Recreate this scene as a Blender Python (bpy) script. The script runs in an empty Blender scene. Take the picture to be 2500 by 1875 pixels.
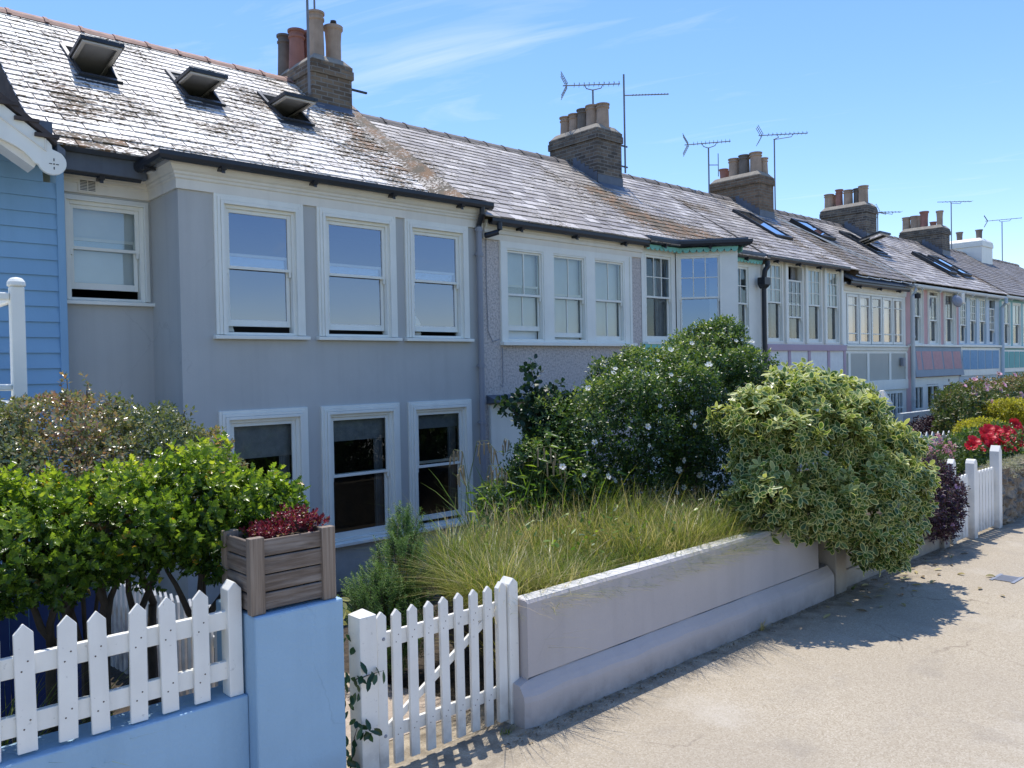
import bpy, math, random
import numpy as np
from mathutils import Vector, Matrix
rng = np.random.default_rng(11); random.seed(11)
SC = bpy.context.scene; COL = SC.collection
R = math.radians
ORG = {}

# ---------------------------------------------------------------- objects
def tag(o, label=None, cat=None, group=None, kind=None):
    for k, v in (('label', label), ('category', cat), ('group', group), ('kind', kind)):
        if v: o[k] = v
    return o

def thing(name, label, cat, loc=(0, 0, 0), group=None):
    o = bpy.data.objects.new(name, None); COL.objects.link(o)
    o.location = loc; o.empty_display_size = .1; ORG[o] = Vector(loc)
    return tag(o, label, cat, group)

def link(o, parent):
    COL.objects.link(o)
    if parent is not None:
        o.parent = parent; ORG[o] = ORG[parent]
    else: ORG[o] = Vector((0, 0, 0))
    return o

def inst(src, parent, loc, rot=(0, 0, 0), scale=1):
    """copy of a child object (shared mesh) placed at a world point"""
    o = src.copy(); COL.objects.link(o); o.parent = parent
    o.location = Vector(loc) - ORG[parent]; o.rotation_euler = rot
    o.scale = (scale,) * 3 if not isinstance(scale, (tuple, list)) else scale
    return o

class MB:
    def __init__(s): s.v = []; s.f = []; s.M = None
    def pt(s, p):
        p = Vector(p)
        if s.M is not None: p = s.M @ p
        s.v.append(tuple(p)); return len(s.v) - 1
    def face(s, *pts): s.f.append(tuple(s.pt(p) for p in pts))
    def box(s, x0, x1, y0, y1, z0, z1):
        i = [s.pt(p) for p in ((x0,y0,z0),(x1,y0,z0),(x1,y1,z0),(x0,y1,z0),(x0,y0,z1),(x1,y0,z1),(x1,y1,z1),(x0,y1,z1))]
        for a in ((0,3,2,1),(4,5,6,7),(0,1,5,4),(1,2,6,5),(2,3,7,6),(3,0,4,7)): s.f.append(tuple(i[k] for k in a))
    def hexa(s, b, t):
        i = [s.pt(p) for p in list(b) + list(t)]
        for a in ((0,3,2,1),(4,5,6,7),(0,1,5,4),(1,2,6,5),(2,3,7,6),(3,0,4,7)): s.f.append(tuple(i[k] for k in a))
    def prism_y(s, poly, y0, y1):
        """poly: (x,z) list counter-clockwise seen from -Y"""
        a = [s.pt((x, y0, z)) for x, z in poly]; b = [s.pt((x, y1, z)) for x, z in poly]
        s.f.append(tuple(a)); s.f.append(tuple(reversed(b))); n = len(poly)
        for k in range(n): s.f.append((a[k], b[k], b[(k+1) % n], a[(k+1) % n]))
    def prism_x(s, poly, x0, x1):
        """poly: (y,z) list"""
        a = [s.pt((x0, y, z)) for y, z in poly]; b = [s.pt((x1, y, z)) for y, z in poly]
        s.f.append(tuple(reversed(a))); s.f.append(tuple(b)); n = len(poly)
        for k in range(n): s.f.append((a[k], a[(k+1) % n], b[(k+1) % n], b[k]))
    def sweep(s, path, prof):
        """path: (x,y) polyline, outward = right of travel; prof: closed (d,z) list"""
        P = [Vector(p) for p in path]; n = len(P); rings = []
        for i in range(n):
            ds = []
            if i > 0: ds.append((P[i] - P[i-1]).normalized())
            if i < n - 1: ds.append((P[i+1] - P[i]).normalized())
            ns = [Vector((d.y, -d.x)) for d in ds]
            m = ns[0] if len(ns) == 1 else (ns[0] + ns[1]) / max(.25, 1 + ns[0].dot(ns[1]))
            rings.append([s.pt((P[i].x + m.x * d, P[i].y + m.y * d, z)) for d, z in prof])
        k = len(prof)
        for i in range(n - 1):
            for j in range(k):
                s.f.append((rings[i][j], rings[i][(j+1) % k], rings[i+1][(j+1) % k], rings[i+1][j]))
        s.f.append(tuple(reversed(rings[0]))); s.f.append(tuple(rings[-1]))
    def tube(s, pts, r, n=8, cap=True):
        P = [Vector(p) for p in pts]; rr = r if isinstance(r, (list, tuple)) else [r] * len(P); rings = []
        for i, p in enumerate(P):
            d = (P[min(i+1, len(P)-1)] - P[max(i-1, 0)]).normalized()
            u = d.cross(Vector((0, 0, 1)) if abs(d.z) < .9 else Vector((1, 0, 0))).normalized(); w = d.cross(u)
            rings.append([s.pt(p + (u * math.cos(2*math.pi*k/n) + w * math.sin(2*math.pi*k/n)) * rr[i]) for k in range(n)])
        for a, b in zip(rings, rings[1:]):
            for k in range(n): s.f.append((a[k], b[k], b[(k+1) % n], a[(k+1) % n]))
        if cap: s.f.append(tuple(rings[0])); s.f.append(tuple(reversed(rings[-1])))
    def lathe(s, prof, c=(0, 0, 0), n=20, cap=True):
        c = Vector(c); rings = [[s.pt(c + Vector((r * math.cos(2*math.pi*k/n), r * math.sin(2*math.pi*k/n), z))) for k in range(n)] for r, z in prof]
        for a, b in zip(rings, rings[1:]):
            for k in range(n): s.f.append((a[k], a[(k+1) % n], b[(k+1) % n], b[k]))
        if cap: s.f.append(tuple(reversed(rings[0]))); s.f.append(tuple(rings[-1]))
    def build(s, name, mat, parent=None, smooth=False, bevel=0, fix=True):
        me = bpy.data.meshes.new(name); o = bpy.data.objects.new(name, me)
        off = ORG[parent] if parent is not None else Vector((0, 0, 0))
        me.from_pydata([tuple(Vector(v) - off) for v in s.v], [], s.f); me.update()
        if fix:
            import bmesh
            bm = bmesh.new(); bm.from_mesh(me); bmesh.ops.recalc_face_normals(bm, faces=bm.faces); bm.to_mesh(me); bm.free()
        me.materials.append(mat)
        if smooth:
            me.polygons.foreach_set('use_smooth', [True] * len(me.polygons))
        if bevel:
            m = o.modifiers.new('Bevel', 'BEVEL'); m.width = bevel; m.segments = 2; m.limit_method = 'ANGLE'; m.angle_limit = R(40)
        return link(o, parent)

def np_mesh(name, V, F, mat, parent, attrs=None, smooth=False):
    me = bpy.data.meshes.new(name)
    off = np.array(ORG[parent]) if parent is not None else np.zeros(3)
    V = np.asarray(V, np.float32).reshape(-1, 3) - off.astype(np.float32); F = np.asarray(F, np.int32)
    me.vertices.add(len(V)); me.vertices.foreach_set('co', V.ravel())
    n, k = F.shape
    me.loops.add(n * k); me.loops.foreach_set('vertex_index', F.ravel())
    me.polygons.add(n); me.polygons.foreach_set('loop_start', np.arange(0, n * k, k, dtype=np.int32))
    me.polygons.foreach_set('loop_total', np.full(n, k, np.int32))
    me.update(calc_edges=True)
    for a, d in (attrs or {}).items():
        at = me.attributes.new(a, 'FLOAT', 'POINT'); at.data.foreach_set('value', np.asarray(d, np.float32).ravel())
    me.polygons.foreach_set('use_smooth', np.full(n, bool(smooth)))
    me.materials.append(mat); me.validate()
    return link(bpy.data.objects.new(name, me), parent)

# ---------------------------------------------------------------- materials
class NT:
    def __init__(s, name):
        s.m = bpy.data.materials.new(name); s.m.use_nodes = True; s.t = s.m.node_tree
        s.b = s.t.nodes['Principled BSDF']; s.out = s.t.nodes['Material Output']
    def n(s, typ, **kw):
        nd = s.t.nodes.new(typ)
        for k, v in kw.items():
            if k.startswith('i_'):
                key = k[2:].replace('_', ' ')
                key = int(key) if key.isdigit() else key
                tgt = nd.inputs[key]
                if hasattr(v, 'is_output'): s.t.links.new(v, tgt)
                else: tgt.default_value = v
            else: setattr(nd, k, v)
        return nd
    def set(s, **kw):
        for k, v in kw.items():
            t = s.b.inputs[k.replace('_', ' ')]
            if hasattr(v, 'is_output'): s.t.links.new(v, t)
            else: t.default_value = v
    def pos(s, scale=(1, 1, 1)):
        g = s.n('ShaderNodeNewGeometry').outputs['Position']
        return s.n('ShaderNodeMapping', i_Vector=g, i_Scale=scale).outputs[0] if scale != (1, 1, 1) else g
    def noise(s, scale, detail=4, vec=None, rough=.55):
        return s.n('ShaderNodeTexNoise', i_Scale=scale, i_Detail=detail, i_Roughness=rough, i_Vector=vec or s.pos()).outputs[0]
    def ramp(s, fac, stops, interp='LINEAR'):
        r = s.n('ShaderNodeValToRGB', i_Fac=fac); e = r.color_ramp.elements; r.color_ramp.interpolation = interp
        while len(e) < len(stops): e.new(.5)
        for el, (p, c) in zip(e, stops):
            el.position = p; el.color = (*c, 1) if hasattr(c, '__len__') else (c, c, c, 1)
        return r.outputs[0]
    def mix(s, fac, a, b, blend='MIX'):
        m = s.n('ShaderNodeMix', data_type='RGBA', blend_type=blend)
        for idx, v in ((0, fac), (6, a), (7, b)):
            if hasattr(v, 'is_output'): s.t.links.new(v, m.inputs[idx])
            else: m.inputs[idx].default_value = v if idx == 0 else (*v, 1)
        return m.outputs[2]
    def math(s, op, a, b=0., c=0.):
        m = s.n('ShaderNodeMath', operation=op)
        for i, v in enumerate((a, b, c)):
            if hasattr(v, 'is_output'): s.t.links.new(v, m.inputs[i])
            else: m.inputs[i].default_value = v
        return m.outputs[0]
    def bump(s, h, strength=.3, dist=.01):
        s.t.links.new(s.n('ShaderNodeBump', i_Strength=strength, i_Distance=dist, i_Height=h).outputs[0], s.b.inputs['Normal'])
    def attr(s, name): return s.n('ShaderNodeAttribute', attribute_name=name).outputs['Fac']

def sc(c, k): return tuple(min(1, x * k) for x in c)

def paint(name, col, rough=.55, var=.1, scale=2.2, bs=0, bscale=60, dirt=None, streak=.0, spec=.4, speck=0, patch=0, crack=0):
    t = NT(name); n1 = t.noise(scale, 6)
    c = t.mix(t.ramp(n1, [(.3, 0.), (.7, 1.)]), sc(col, 1 - var), sc(col, 1 + var * .6))
    if patch:
        pN = t.noise(.7, 3); c = t.mix(t.math('MULTIPLY', t.ramp(pN, [(.54, 0.), (.565, 1.)]), patch), c, sc(col, .8))
        p2 = t.noise(1.9, 4, t.pos((1, 1, .6))); c = t.mix(t.math('MULTIPLY', t.ramp(p2, [(.6, 0.), (.63, 1.)]), patch), c, sc(col, 1.2))
    if crack:
        cv = t.n('ShaderNodeVectorMath', operation='ADD', i_0=t.pos((.8, .8, .8)), i_1=t.n('ShaderNodeVectorMath', operation='SCALE', i_0=t.n('ShaderNodeTexNoise', i_Scale=3., i_Detail=6., i_Vector=t.pos()).outputs[1], i_Scale=.35).outputs[0]).outputs[0]
        ck = t.n('ShaderNodeTexVoronoi', i_Scale=1.0, i_Vector=cv, feature='DISTANCE_TO_EDGE').outputs[0]
        c = t.mix(t.math('MULTIPLY', t.math('MULTIPLY', t.ramp(ck, [(.0, 1.), (.005, 0.)]), t.ramp(t.noise(.9, 3), [(.5, 0.), (.6, 1.)])), crack), c, sc(col, .45))
    if streak:
        sN = t.noise(1, 5, t.pos((7, 7, .35)))
        c = t.mix(t.math('MULTIPLY', t.ramp(sN, [(.5, 0.), (.78, 1.)]), streak), c, sc(col, .55))
    if speck:
        sp = t.ramp(t.noise(38, 3), [(.66, 0.), (.74, 1.)])
        c = t.mix(t.math('MULTIPLY', sp, speck), c, (.12, .11, .10))
    if dirt:
        z = t.n('ShaderNodeSeparateXYZ', i_0=t.pos()).outputs[2]
        f = t.n('ShaderNodeMapRange', i_0=z, i_1=dirt[0], i_2=dirt[1], i_3=1., i_4=0.).outputs[0]
        f = t.math('MULTIPLY', f, t.ramp(t.noise(9, 5), [(.25, .15), (.7, 1.)]))
        c = t.mix(t.math('MULTIPLY', f, .75), c, sc((.30, .27, .23), .5))
    t.set(Base_Color=c, Roughness=rough); t.b.inputs['Specular IOR Level'].default_value = spec
    if bs: t.bump(t.noise(bscale, 4), bs, .01)
    return t.m

def foliage(name, stops, rough=.42, trans=.35, rim=None, spec=.35, rimpos=.62):
    t = NT(name); c = t.ramp(t.attr('tint'), stops)
    if rim:
        c = t.mix(t.ramp(t.attr('rim'), [(rimpos - .05, 0.), (rimpos + .05, 1.)]), c, rim)
    t.set(Base_Color=c, Roughness=rough); t.b.inputs['Specular IOR Level'].default_value = spec
    tr = t.n('ShaderNodeBsdfTranslucent', i_Color=t.mix(1., c, (1.45, 1.5, .75), 'MULTIPLY'))
    mx = t.n('ShaderNodeMixShader', i_0=trans)
    t.t.links.new(t.b.outputs[0], mx.inputs[1]); t.t.links.new(tr.outputs[0], mx.inputs[2])
    t.t.links.new(mx.outputs[0], t.out.inputs[0]); return t.m

def glass(name, base, gain, tint=(1, 1, 1)):
    t = NT(name)
    fr = t.n('ShaderNodeFresnel', i_IOR=1.5).outputs[0]
    fac = t.math('ADD', t.math('MULTIPLY', fr, gain), base)
    bp = t.n('ShaderNodeBump', i_Strength=.06, i_Distance=.02, i_Height=t.noise(1.6, 1)).outputs[0]
    g = t.n('ShaderNodeBsdfGlossy', i_Roughness=.01, i_Color=(*tint, 1), i_Normal=bp)
    tp = t.n('ShaderNodeBsdfTransparent', i_Color=(.86, .9, .9, 1))
    mx = t.n('ShaderNodeMixShader', i_0=fac)
    t.t.links.new(tp.outputs[0], mx.inputs[1]); t.t.links.new(g.outputs[0], mx.inputs[2])
    t.t.links.new(mx.outputs[0], t.out.inputs[0]); return t.m

def slate_mat(name, cols, moss=(.105, .08, .045), orange=(.25, .13, .055), rough=.42, spec=.8):
    t = NT(name); c = t.ramp(t.attr('tint'), [(i / (len(cols) - 1), k) for i, k in enumerate(cols)])
    c = t.mix(t.ramp(t.noise(26, 6), [(.45, 0.), (.75, .45)]), c, sc(cols[0], .75))
    lic = t.attr('lichen')
    f = t.noise(34, 6, t.pos((.55, 1, 1)), .62); g = t.noise(1.6, 5)
    s = t.math('ADD', t.math('ADD', t.math('MULTIPLY', f, .68), t.math('MULTIPLY', g, .32)), lic)
    m = t.ramp(s, [(.575, 0.), (.625, 1.)])
    hue = t.ramp(t.noise(4.5, 4), [(.42, moss), (.62, orange)])
    hue = t.mix(t.ramp(lic, [(.06, 0.), (.17, 1.)]), moss, hue)
    t.set(Base_Color=t.mix(m, c, hue), Roughness=t.ramp(m, [(0., rough), (1., .9)]))
    t.b.inputs['Specular IOR Level'].default_value = spec
    t.bump(t.math('ADD', t.noise(55, 4), t.math('MULTIPLY', m, .8)), .5, .006)
    return t.m

def brick_mat(name, c1, c2, mortar, scale=1):
    t = NT(name); s = t.n('ShaderNodeSeparateXYZ', i_0=t.pos())
    v = t.n('ShaderNodeCombineXYZ', i_0=t.math('ADD', s.outputs[0], s.outputs[1]), i_1=s.outputs[2]).outputs[0]
    v2 = t.n('ShaderNodeVectorMath', operation='ADD', i_0=v, i_1=t.n('ShaderNodeVectorMath', operation='SCALE', i_0=t.n('ShaderNodeTexNoise', i_Scale=6.).outputs[1], i_Scale=.012).outputs[0]).outputs[0]
    b = t.n('ShaderNodeTexBrick', i_Vector=v2, i_Scale=1., i_Color1=(*c1, 1), i_Color2=(*c2, 1), i_Mortar=(*mortar, 1))
    b.inputs['Brick Width'].default_value = .225; b.inputs['Row Height'].default_value = .075; b.inputs['Mortar Size'].default_value = .013
    b.inputs['Mortar Smooth'].default_value = .3
    c = t.mix(t.ramp(t.noise(4, 6), [(.42, 0.), (.8, .65)]), b.outputs[0], sc(c1, .5))
    t.set(Base_Color=c, Roughness=.9)
    t.bump(t.math('SUBTRACT', t.noise(40, 4), t.math('MULTIPLY', b.outputs[1], 1.2)), .7, .02)
    return t.m

WHITE = paint('white_paint', (.87, .86, .765), .45, .05, 3, .06, 40, streak=.16)
CREAM = paint('cream_white_paint', (.82, .77, .66), .5, .05, 3, .08, 40, streak=.18)
GATEW = paint('weathered_white_paint', (.84, .815, .745), .55, .06, 5, .12, 50, dirt=(.0, .32), streak=.25, speck=.25)
PICKW = paint('picket_white_paint', (.86, .845, .775), .5, .06, 5, .12, 50, streak=.25, speck=.3)
GREYR = paint('grey_render', (.52, .515, .48), .8, .07, .9, .25, 70, dirt=(-.6, .1), streak=.18, patch=.10, crack=.3)
MAUVE = paint('mauve_grey_render', (.49, .445, .425), .8, .08, 1.3, .35, 50, dirt=(-.02, .17), streak=.18, speck=.12, patch=.08, crack=.4)
WTOP = paint('sunlit_wall_top', (.6, .58, .55), .8, .08, 4, .3, 60)  # wall colour lightened to paint in the sun on its top
BLUEP = paint('sky_blue_render', (.32, .485, .63), .75, .07, 1.6, .35, 50, dirt=(.0, .3), streak=.16, speck=.1, patch=.12, crack=.25)
BLUEB = paint('blue_weatherboard_paint', (.255, .44, .61), .55, .06, 2, .08, 30, streak=.15)
PEBBLE = None
def pebble(name, col):
    t = NT(name); vo = t.n('ShaderNodeTexVoronoi', i_Scale=48., i_Vector=t.pos()).outputs[0]
    n2 = t.noise(30, 5)
    c = t.mix(t.ramp(n2, [(.36, .9), (.56, 0.)]), col, sc(col, .6))
    c = t.mix(t.ramp(t.noise(1.1, 5), [(.4, 0.), (.75, .5)]), c, sc(col, .7))
    t.set(Base_Color=c, Roughness=.95); t.bump(t.math('ADD', n2, t.math('MULTIPLY', vo, -.6)), .8, .012); return t.m
PEBBLE = pebble('pebbledash', (.66, .59, .535))
PEBW = paint('white_roughcast', (.84, .83, .78), .9, .08, 9, .4, 40)
PEBP = paint('pink_roughcast', (.62, .36, .34), .9, .1, 9, .4, 40)
PEBB = paint('blue_roughcast', (.27, .43, .58), .9, .1, 9, .4, 40)
MINT = paint('mint_paint', (.22, .56, .47), .5, .06)
LILAC = paint('lilac_paint', (.46, .34, .42), .5, .06, streak=.1)
GREIGE = paint('greige_paint', (.50, .49, .42), .7, .05)
PINK = paint('pink_render', (.64, .40, .38), .8, .08, 2, .3, 60)
SLBLUE = paint('slate_blue_paint', (.21, .28, .35), .5, .08, streak=.2)
TEAL = paint('teal_paint', (.055, .36, .36), .5, .06)
TEALW = paint('pale_teal_paint', (.22, .46, .45), .55, .06)
PBLUEW = paint('pale_blue_frame_paint', (.52, .62, .68), .5, .05)
BLACKP = paint('black_gutter_plastic', (.022, .026, .034), .35, .2, 6)
GREYPL = paint('grey_downpipe_paint', (.27, .28, .31), .4, .06)
OFFPL = paint('offwhite_gutter_plastic', (.58, .60, .58), .4, .06)
LEAD = paint('lead_sheet', (.115, .135, .165), .5, .25, 3, .2, 12, streak=.35)
ROOM = paint('dim_room', (.09, .085, .08), .9, .2, 2)
DARKP = paint('dark_metal', (.035, .04, .045), .4, .2, 5)
ALU = paint('aerial_metal', (.20, .21, .22), .45, .2, 5)
TILE = paint('dark_roof_tile', (.075, .06, .055), .8, .3, 6, .5, 20)
RIDGER = paint('terracotta_ridge', (.40, .24, .18), .8, .25, 7, .3, 30, speck=.5)
RIDGEG = paint('grey_ridge_tile', (.17, .15, .135), .85, .3, 6, .3, 30, speck=.4)
POTB = paint('buff_chimney_pot', (.44, .325, .235), .85, .25, 4, .2, 30, streak=.45)
POTR = paint('red_chimney_pot', (.36, .175, .135), .8, .2, 4, .2, 30, streak=.4)
POTG = paint('sooty_chimney_pot', (.20, .17, .14), .9, .3, 4, .2, 30, streak=.4)
FLAUN = paint('mortar_flaunching', (.33, .29, .23), .95, .2, 8, .6, 25)
BLIND = paint('white_blind', (.80, .83, .80), .8, .04, 4)
BLINDC = paint('cream_blind', (.88, .79, .72), .8, .04, 4)
CURT = paint('grey_curtain', (.33, .34, .35), .9, .2, 9)
BEIGE = paint('beige_concrete', (.45, .385, .31), .85, .12, 2.5, .3, 50, dirt=(-.05, .22), streak=.2, speck=.15)
DKBLUE = paint('navy_paint', (.02, .045, .16), .45, .15)
BRICK1 = brick_mat('sooty_yellow_brick', (.12, .085, .055), (.26, .19, .12), (.25, .225, .185))
BRICK2 = brick_mat('dark_brick', (.075, .065, .055), (.20, .155, .11), (.22, .205, .175))
BRICK3 = brick_mat('brown_brick', (.16, .105, .065), (.26, .175, .11), (.23, .20, .155))
SLATE_W = slate_mat('pale_slate', [(.58, .52, .455), (.75, .685, .61), (.86, .80, .715)], rough=.47)
SLATE_G = slate_mat('grey_slate', [(.25, .213, .185), (.41, .36, .31), (.66, .595, .525)], rough=.5, spec=.8)
SLATE_B = slate_mat('brown_slate', [(.15, .13, .12), (.22, .195, .175), (.30, .265, .24)], rough=.6)
GL_UP = glass('sky_lit_glass', .24, 1.2, (.70, .78, .95))
GL_BAY = glass('bay_glass', .28, 1.0, (.40, .56, .85))
GL_PALE = glass('pale_reflecting_glass', .22, 1.0, (1., .93, .92))
GL_LOW = glass('window_glass', .05, .9, (.85, .95, 1.))
GL_SOFT = glass('blind_glass', .08, 1.0, (.9, .95, 1.))

VERGE = paint('lichened_verge', (.17, .125, .085), .95, .35, 5, .5, 30, speck=.5)
def path_mat():
    t = NT('tan_tarmac')
    sp = t.n('ShaderNodeTexVoronoi', i_Scale=120., i_Vector=t.pos()).outputs[1]
    spv = t.n('ShaderNodeSeparateColor', i_0=sp).outputs[0]
    c = t.ramp(spv, [(0., (.34, .28, .195)), (.3, (.43, .362, .262)), (.75, (.48, .41, .305)), (1., (.56, .49, .38))])
    fine = t.noise(320, 2); c = t.mix(t.ramp(fine, [(.3, .25), (.6, 0.)]), c, (.2, .165, .12))
    big = t.noise(.55, 6); c = t.mix(t.ramp(big, [(.35, .0), (.7, .42)]), c, (.33, .28, .215))
    med = t.noise(2.6, 5); c = t.mix(t.ramp(med, [(.55, 0.), (.72, .30)]), c, (.25, .22, .185))
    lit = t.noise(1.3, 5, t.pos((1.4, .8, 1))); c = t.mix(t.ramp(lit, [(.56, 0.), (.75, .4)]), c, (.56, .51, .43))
    cv = t.n('ShaderNodeVectorMath', operation='ADD', i_0=t.pos((.42, .55, 1)), i_1=t.n('ShaderNodeVectorMath', operation='SCALE', i_0=t.n('ShaderNodeTexNoise', i_Scale=2.2, i_Detail=6., i_Vector=t.pos()).outputs[1], i_Scale=.28).outputs[0]).outputs[0]
    ck = t.n('ShaderNodeTexVoronoi', i_Scale=1.0, i_Vector=cv, feature='DISTANCE_TO_EDGE').outputs[0]
    ckm = t.math('MULTIPLY', t.ramp(ck, [(.0, 1.), (.006, 0.)]), t.ramp(t.noise(.8, 3), [(.5, 0.), (.62, .8)]))
    c = t.mix(ckm, c, (.13, .10, .075))
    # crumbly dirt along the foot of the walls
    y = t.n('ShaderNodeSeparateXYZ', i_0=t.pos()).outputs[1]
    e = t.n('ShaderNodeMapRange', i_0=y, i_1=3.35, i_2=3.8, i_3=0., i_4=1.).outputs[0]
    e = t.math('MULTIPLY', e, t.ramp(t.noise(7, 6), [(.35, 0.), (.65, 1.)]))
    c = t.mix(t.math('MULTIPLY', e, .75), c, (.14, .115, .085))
    t.set(Base_Color=c, Roughness=.93); t.b.inputs['Specular IOR Level'].default_value = .25
    t.bump(t.math('ADD', t.math('MULTIPLY', fine, .4), spv), .6, .004); return t.m
PATHM = path_mat()
def soil_mat(n, a, b):
    t = NT(n); t.set(Base_Color=t.mix(t.ramp(t.noise(9, 6), [(.35, 0.), (.7, 1.)]), a, b), Roughness=.95); t.bump(t.noise(25, 6), 1., .04); return t.m
SOIL = soil_mat('dark_soil', (.035, .026, .018), (.10, .075, .05))
GRASSG = soil_mat('far_grass', (.06, .085, .03), (.13, .13, .06))
PAVE = soil_mat('pale_paving', (.42, .34, .27), (.56, .47, .38))
def wood_mat():
    t = NT('weathered_wood')
    g = t.noise(1, 7, t.pos((3, 3, 60)), .65)
    k = t.noise(3, 4, t.pos((1, 1, 6)))
    c = t.ramp(g, [(.25, (.06, .043, .032)), (.5, (.165, .125, .095)), (.75, (.28, .235, .195))])
    c = t.mix(t.ramp(k, [(.45, 0.), (.75, .55)]), c, (.40, .365, .33))
    t.set(Base_Color=c, Roughness=.85); t.bump(g, .4, .006); return t.m
WOOD = wood_mat()
def wood_up():
    t = NT('weathered_wood_post'); g = t.noise(1, 7, t.pos((70, 70, 2)), .65)
    c = t.ramp(g, [(.25, (.11, .08, .058)), (.5, (.25, .19, .14)), (.75, (.36, .30, .24))])
    t.set(Base_Color=c, Roughness=.85); t.bump(g, .4, .006); return t.m
WOODP = wood_up()
def bark_mat():
    t = NT('bark'); t.set(Base_Color=t.mix(t.noise(14, 6), (.03, .022, .016), (.115, .09, .066)), Roughness=.95); t.bump(t.noise(40, 5), .8, .01); return t.m
BARK = bark_mat()
def stone_mat():
    t = NT('rubble_stone'); v = t.n('ShaderNodeTexVoronoi', i_Scale=5.5, i_Vector=t.pos((1, 1, 1.3)), feature='F1')
    cc = t.n('ShaderNodeSeparateColor', i_0=v.outputs[1]).outputs[0]
    c = t.ramp(cc, [(0., (.14, .11, .08)), (.5, (.24, .19, .14)), (1., (.34, .29, .22))])
    ed = t.n('ShaderNodeTexVoronoi', i_Scale=5.5, i_Vector=t.pos((1, 1, 1.3)), feature='DISTANCE_TO_EDGE').outputs[0]
    c = t.mix(t.ramp(ed, [(.0, 1.), (.09, 0.)]), c, (.27, .24, .19))
    c = t.mix(t.ramp(t.noise(11, 6), [(.4, 0.), (.75, .6)]), c, (.09, .075, .055))
    t.set(Base_Color=c, Roughness=.95); t.bump(t.math('ADD', t.math('MULTIPLY', t.ramp(ed, [(0., 0.), (.15, 1.)]), 1.), t.noise(30, 5)), .8, .03); return t.m
STONE = stone_mat()

# ---------------------------------------------------------------- camera (solved from the photograph's vanishing points)
Rm = Matrix(((.73817335, .02544844, -.67413091), (-.67432648, -.00118921, -.73843239), (-.01959364, .99967543, .01628271)))
cam = bpy.data.cameras.new('camera'); co = bpy.data.objects.new('camera', cam); COL.objects.link(co)
co.matrix_world = Matrix.Translation((0, 0, 2.3)) @ Rm.to_4x4()
cam.sensor_fit = 'HORIZONTAL'; cam.sensor_width = 36; cam.lens = 36 * 2000 / 2500; cam.clip_end = 2000; cam.clip_start = .05
SC.camera = co

# ---------------------------------------------------------------- light
SUN = Vector((.18, .29, 1)).normalized()
el = math.asin(SUN.z); az = math.atan2(SUN.x, SUN.y)
sl = bpy.data.lights.new('sun', 'SUN'); sl.energy = 5.0; sl.angle = R(.53); sl.color = (1, .955, .88)
so = bpy.data.objects.new('sun', sl); COL.objects.link(so); so.rotation_euler = SUN.to_track_quat('Z', 'Y').to_euler()
W = bpy.data.worlds.new('World'); SC.world = W; W.use_nodes = True
wt = W.node_tree; wn = wt.nodes; bg = wn['Background']
sky = wn.new('ShaderNodeTexSky'); sky.sky_type = 'NISHITA'; sky.sun_disc = False
sky.sun_elevation = el; sky.sun_rotation = az; sky.air_density = 1.15; sky.dust_density = .2; sky.ozone_density = 1.6
def wnode(t, **kw):
    n = wn.new(t)
    for k, v in kw.items():
        if k.startswith('i_'):
            key = k[2:]; key = int(key) if key.isdigit() else key
            if hasattr(v, 'is_output'): wt.links.new(v, n.inputs[key])
            else: n.inputs[key].default_value = v
        else: setattr(n, k, v)
    return n
tc = wnode('ShaderNodeTexCoord').outputs['Generated']
sx = wnode('ShaderNodeSeparateXYZ', i_0=tc)
zz = wnode('ShaderNodeMath', operation='MAXIMUM', i_0=sx.outputs[2], i_1=.06).outputs[0]
px = wnode('ShaderNodeMath', operation='DIVIDE', i_0=sx.outputs[0], i_1=zz).outputs[0]
py = wnode('ShaderNodeMath', operation='DIVIDE', i_0=sx.outputs[1], i_1=zz).outputs[0]
pv = wnode('ShaderNodeCombineXYZ', i_0=px, i_1=py).outputs[0]
mr = wnode('ShaderNodeMapping', i_Vector=pv, i_Rotation=(0, 0, R(68))).outputs[0]
mp = wnode('ShaderNodeMapping', i_Vector=mr, i_Scale=(.75, 2.6, 1), i_Location=(2.35, .9, 0)).outputs[0]
dm = wnode('ShaderNodeVectorMath', operation='DISTANCE', i_0=pv, i_1=(1.62, 1.98, 0)).outputs['Value']
fall = wnode('ShaderNodeMapRange', i_0=dm, i_1=.15, i_2=1.0, i_3=.16, i_4=-.10).outputs[0]
cn = wnode('ShaderNodeTexNoise', i_Vector=mp, i_Scale=1.0, i_Detail=9., i_Roughness=.6, i_Distortion=1.2).outputs[0]
cn = wnode('ShaderNodeMath', operation='ADD', i_0=cn, i_1=fall).outputs[0]
cr = wnode('ShaderNodeValToRGB', i_Fac=cn); cr.color_ramp.elements[0].position = .50; cr.color_ramp.elements[1].position = 1.0
cr.color_ramp.elements[1].color = (.5, .5, .5, 1)
hs = wnode('ShaderNodeHueSaturation', i_Saturation=1.14, i_Value=1.6, i_Color=wnode('ShaderNodeMix', data_type='RGBA', blend_type='MULTIPLY', i_0=1., i_6=sky.outputs[0], i_7=(.80, .825, .98, 1)).outputs[2])
mxw = wnode('ShaderNodeMix', data_type='RGBA', i_0=cr.outputs[0], i_6=hs.outputs[0], i_7=(8.5, 8.8, 9.0, 1))
wt.links.new(mxw.outputs[2], bg.inputs[0]); bg.inputs[1].default_value = .14
SC.view_settings.view_transform = 'Standard'; SC.view_settings.look = 'None'; SC.view_settings.exposure = 0
SC.cycles.max_bounces = 8; SC.cycles.transparent_max_bounces = 16; SC.cycles.use_denoising = True
SC.cycles.sample_clamp_indirect = 6

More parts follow.
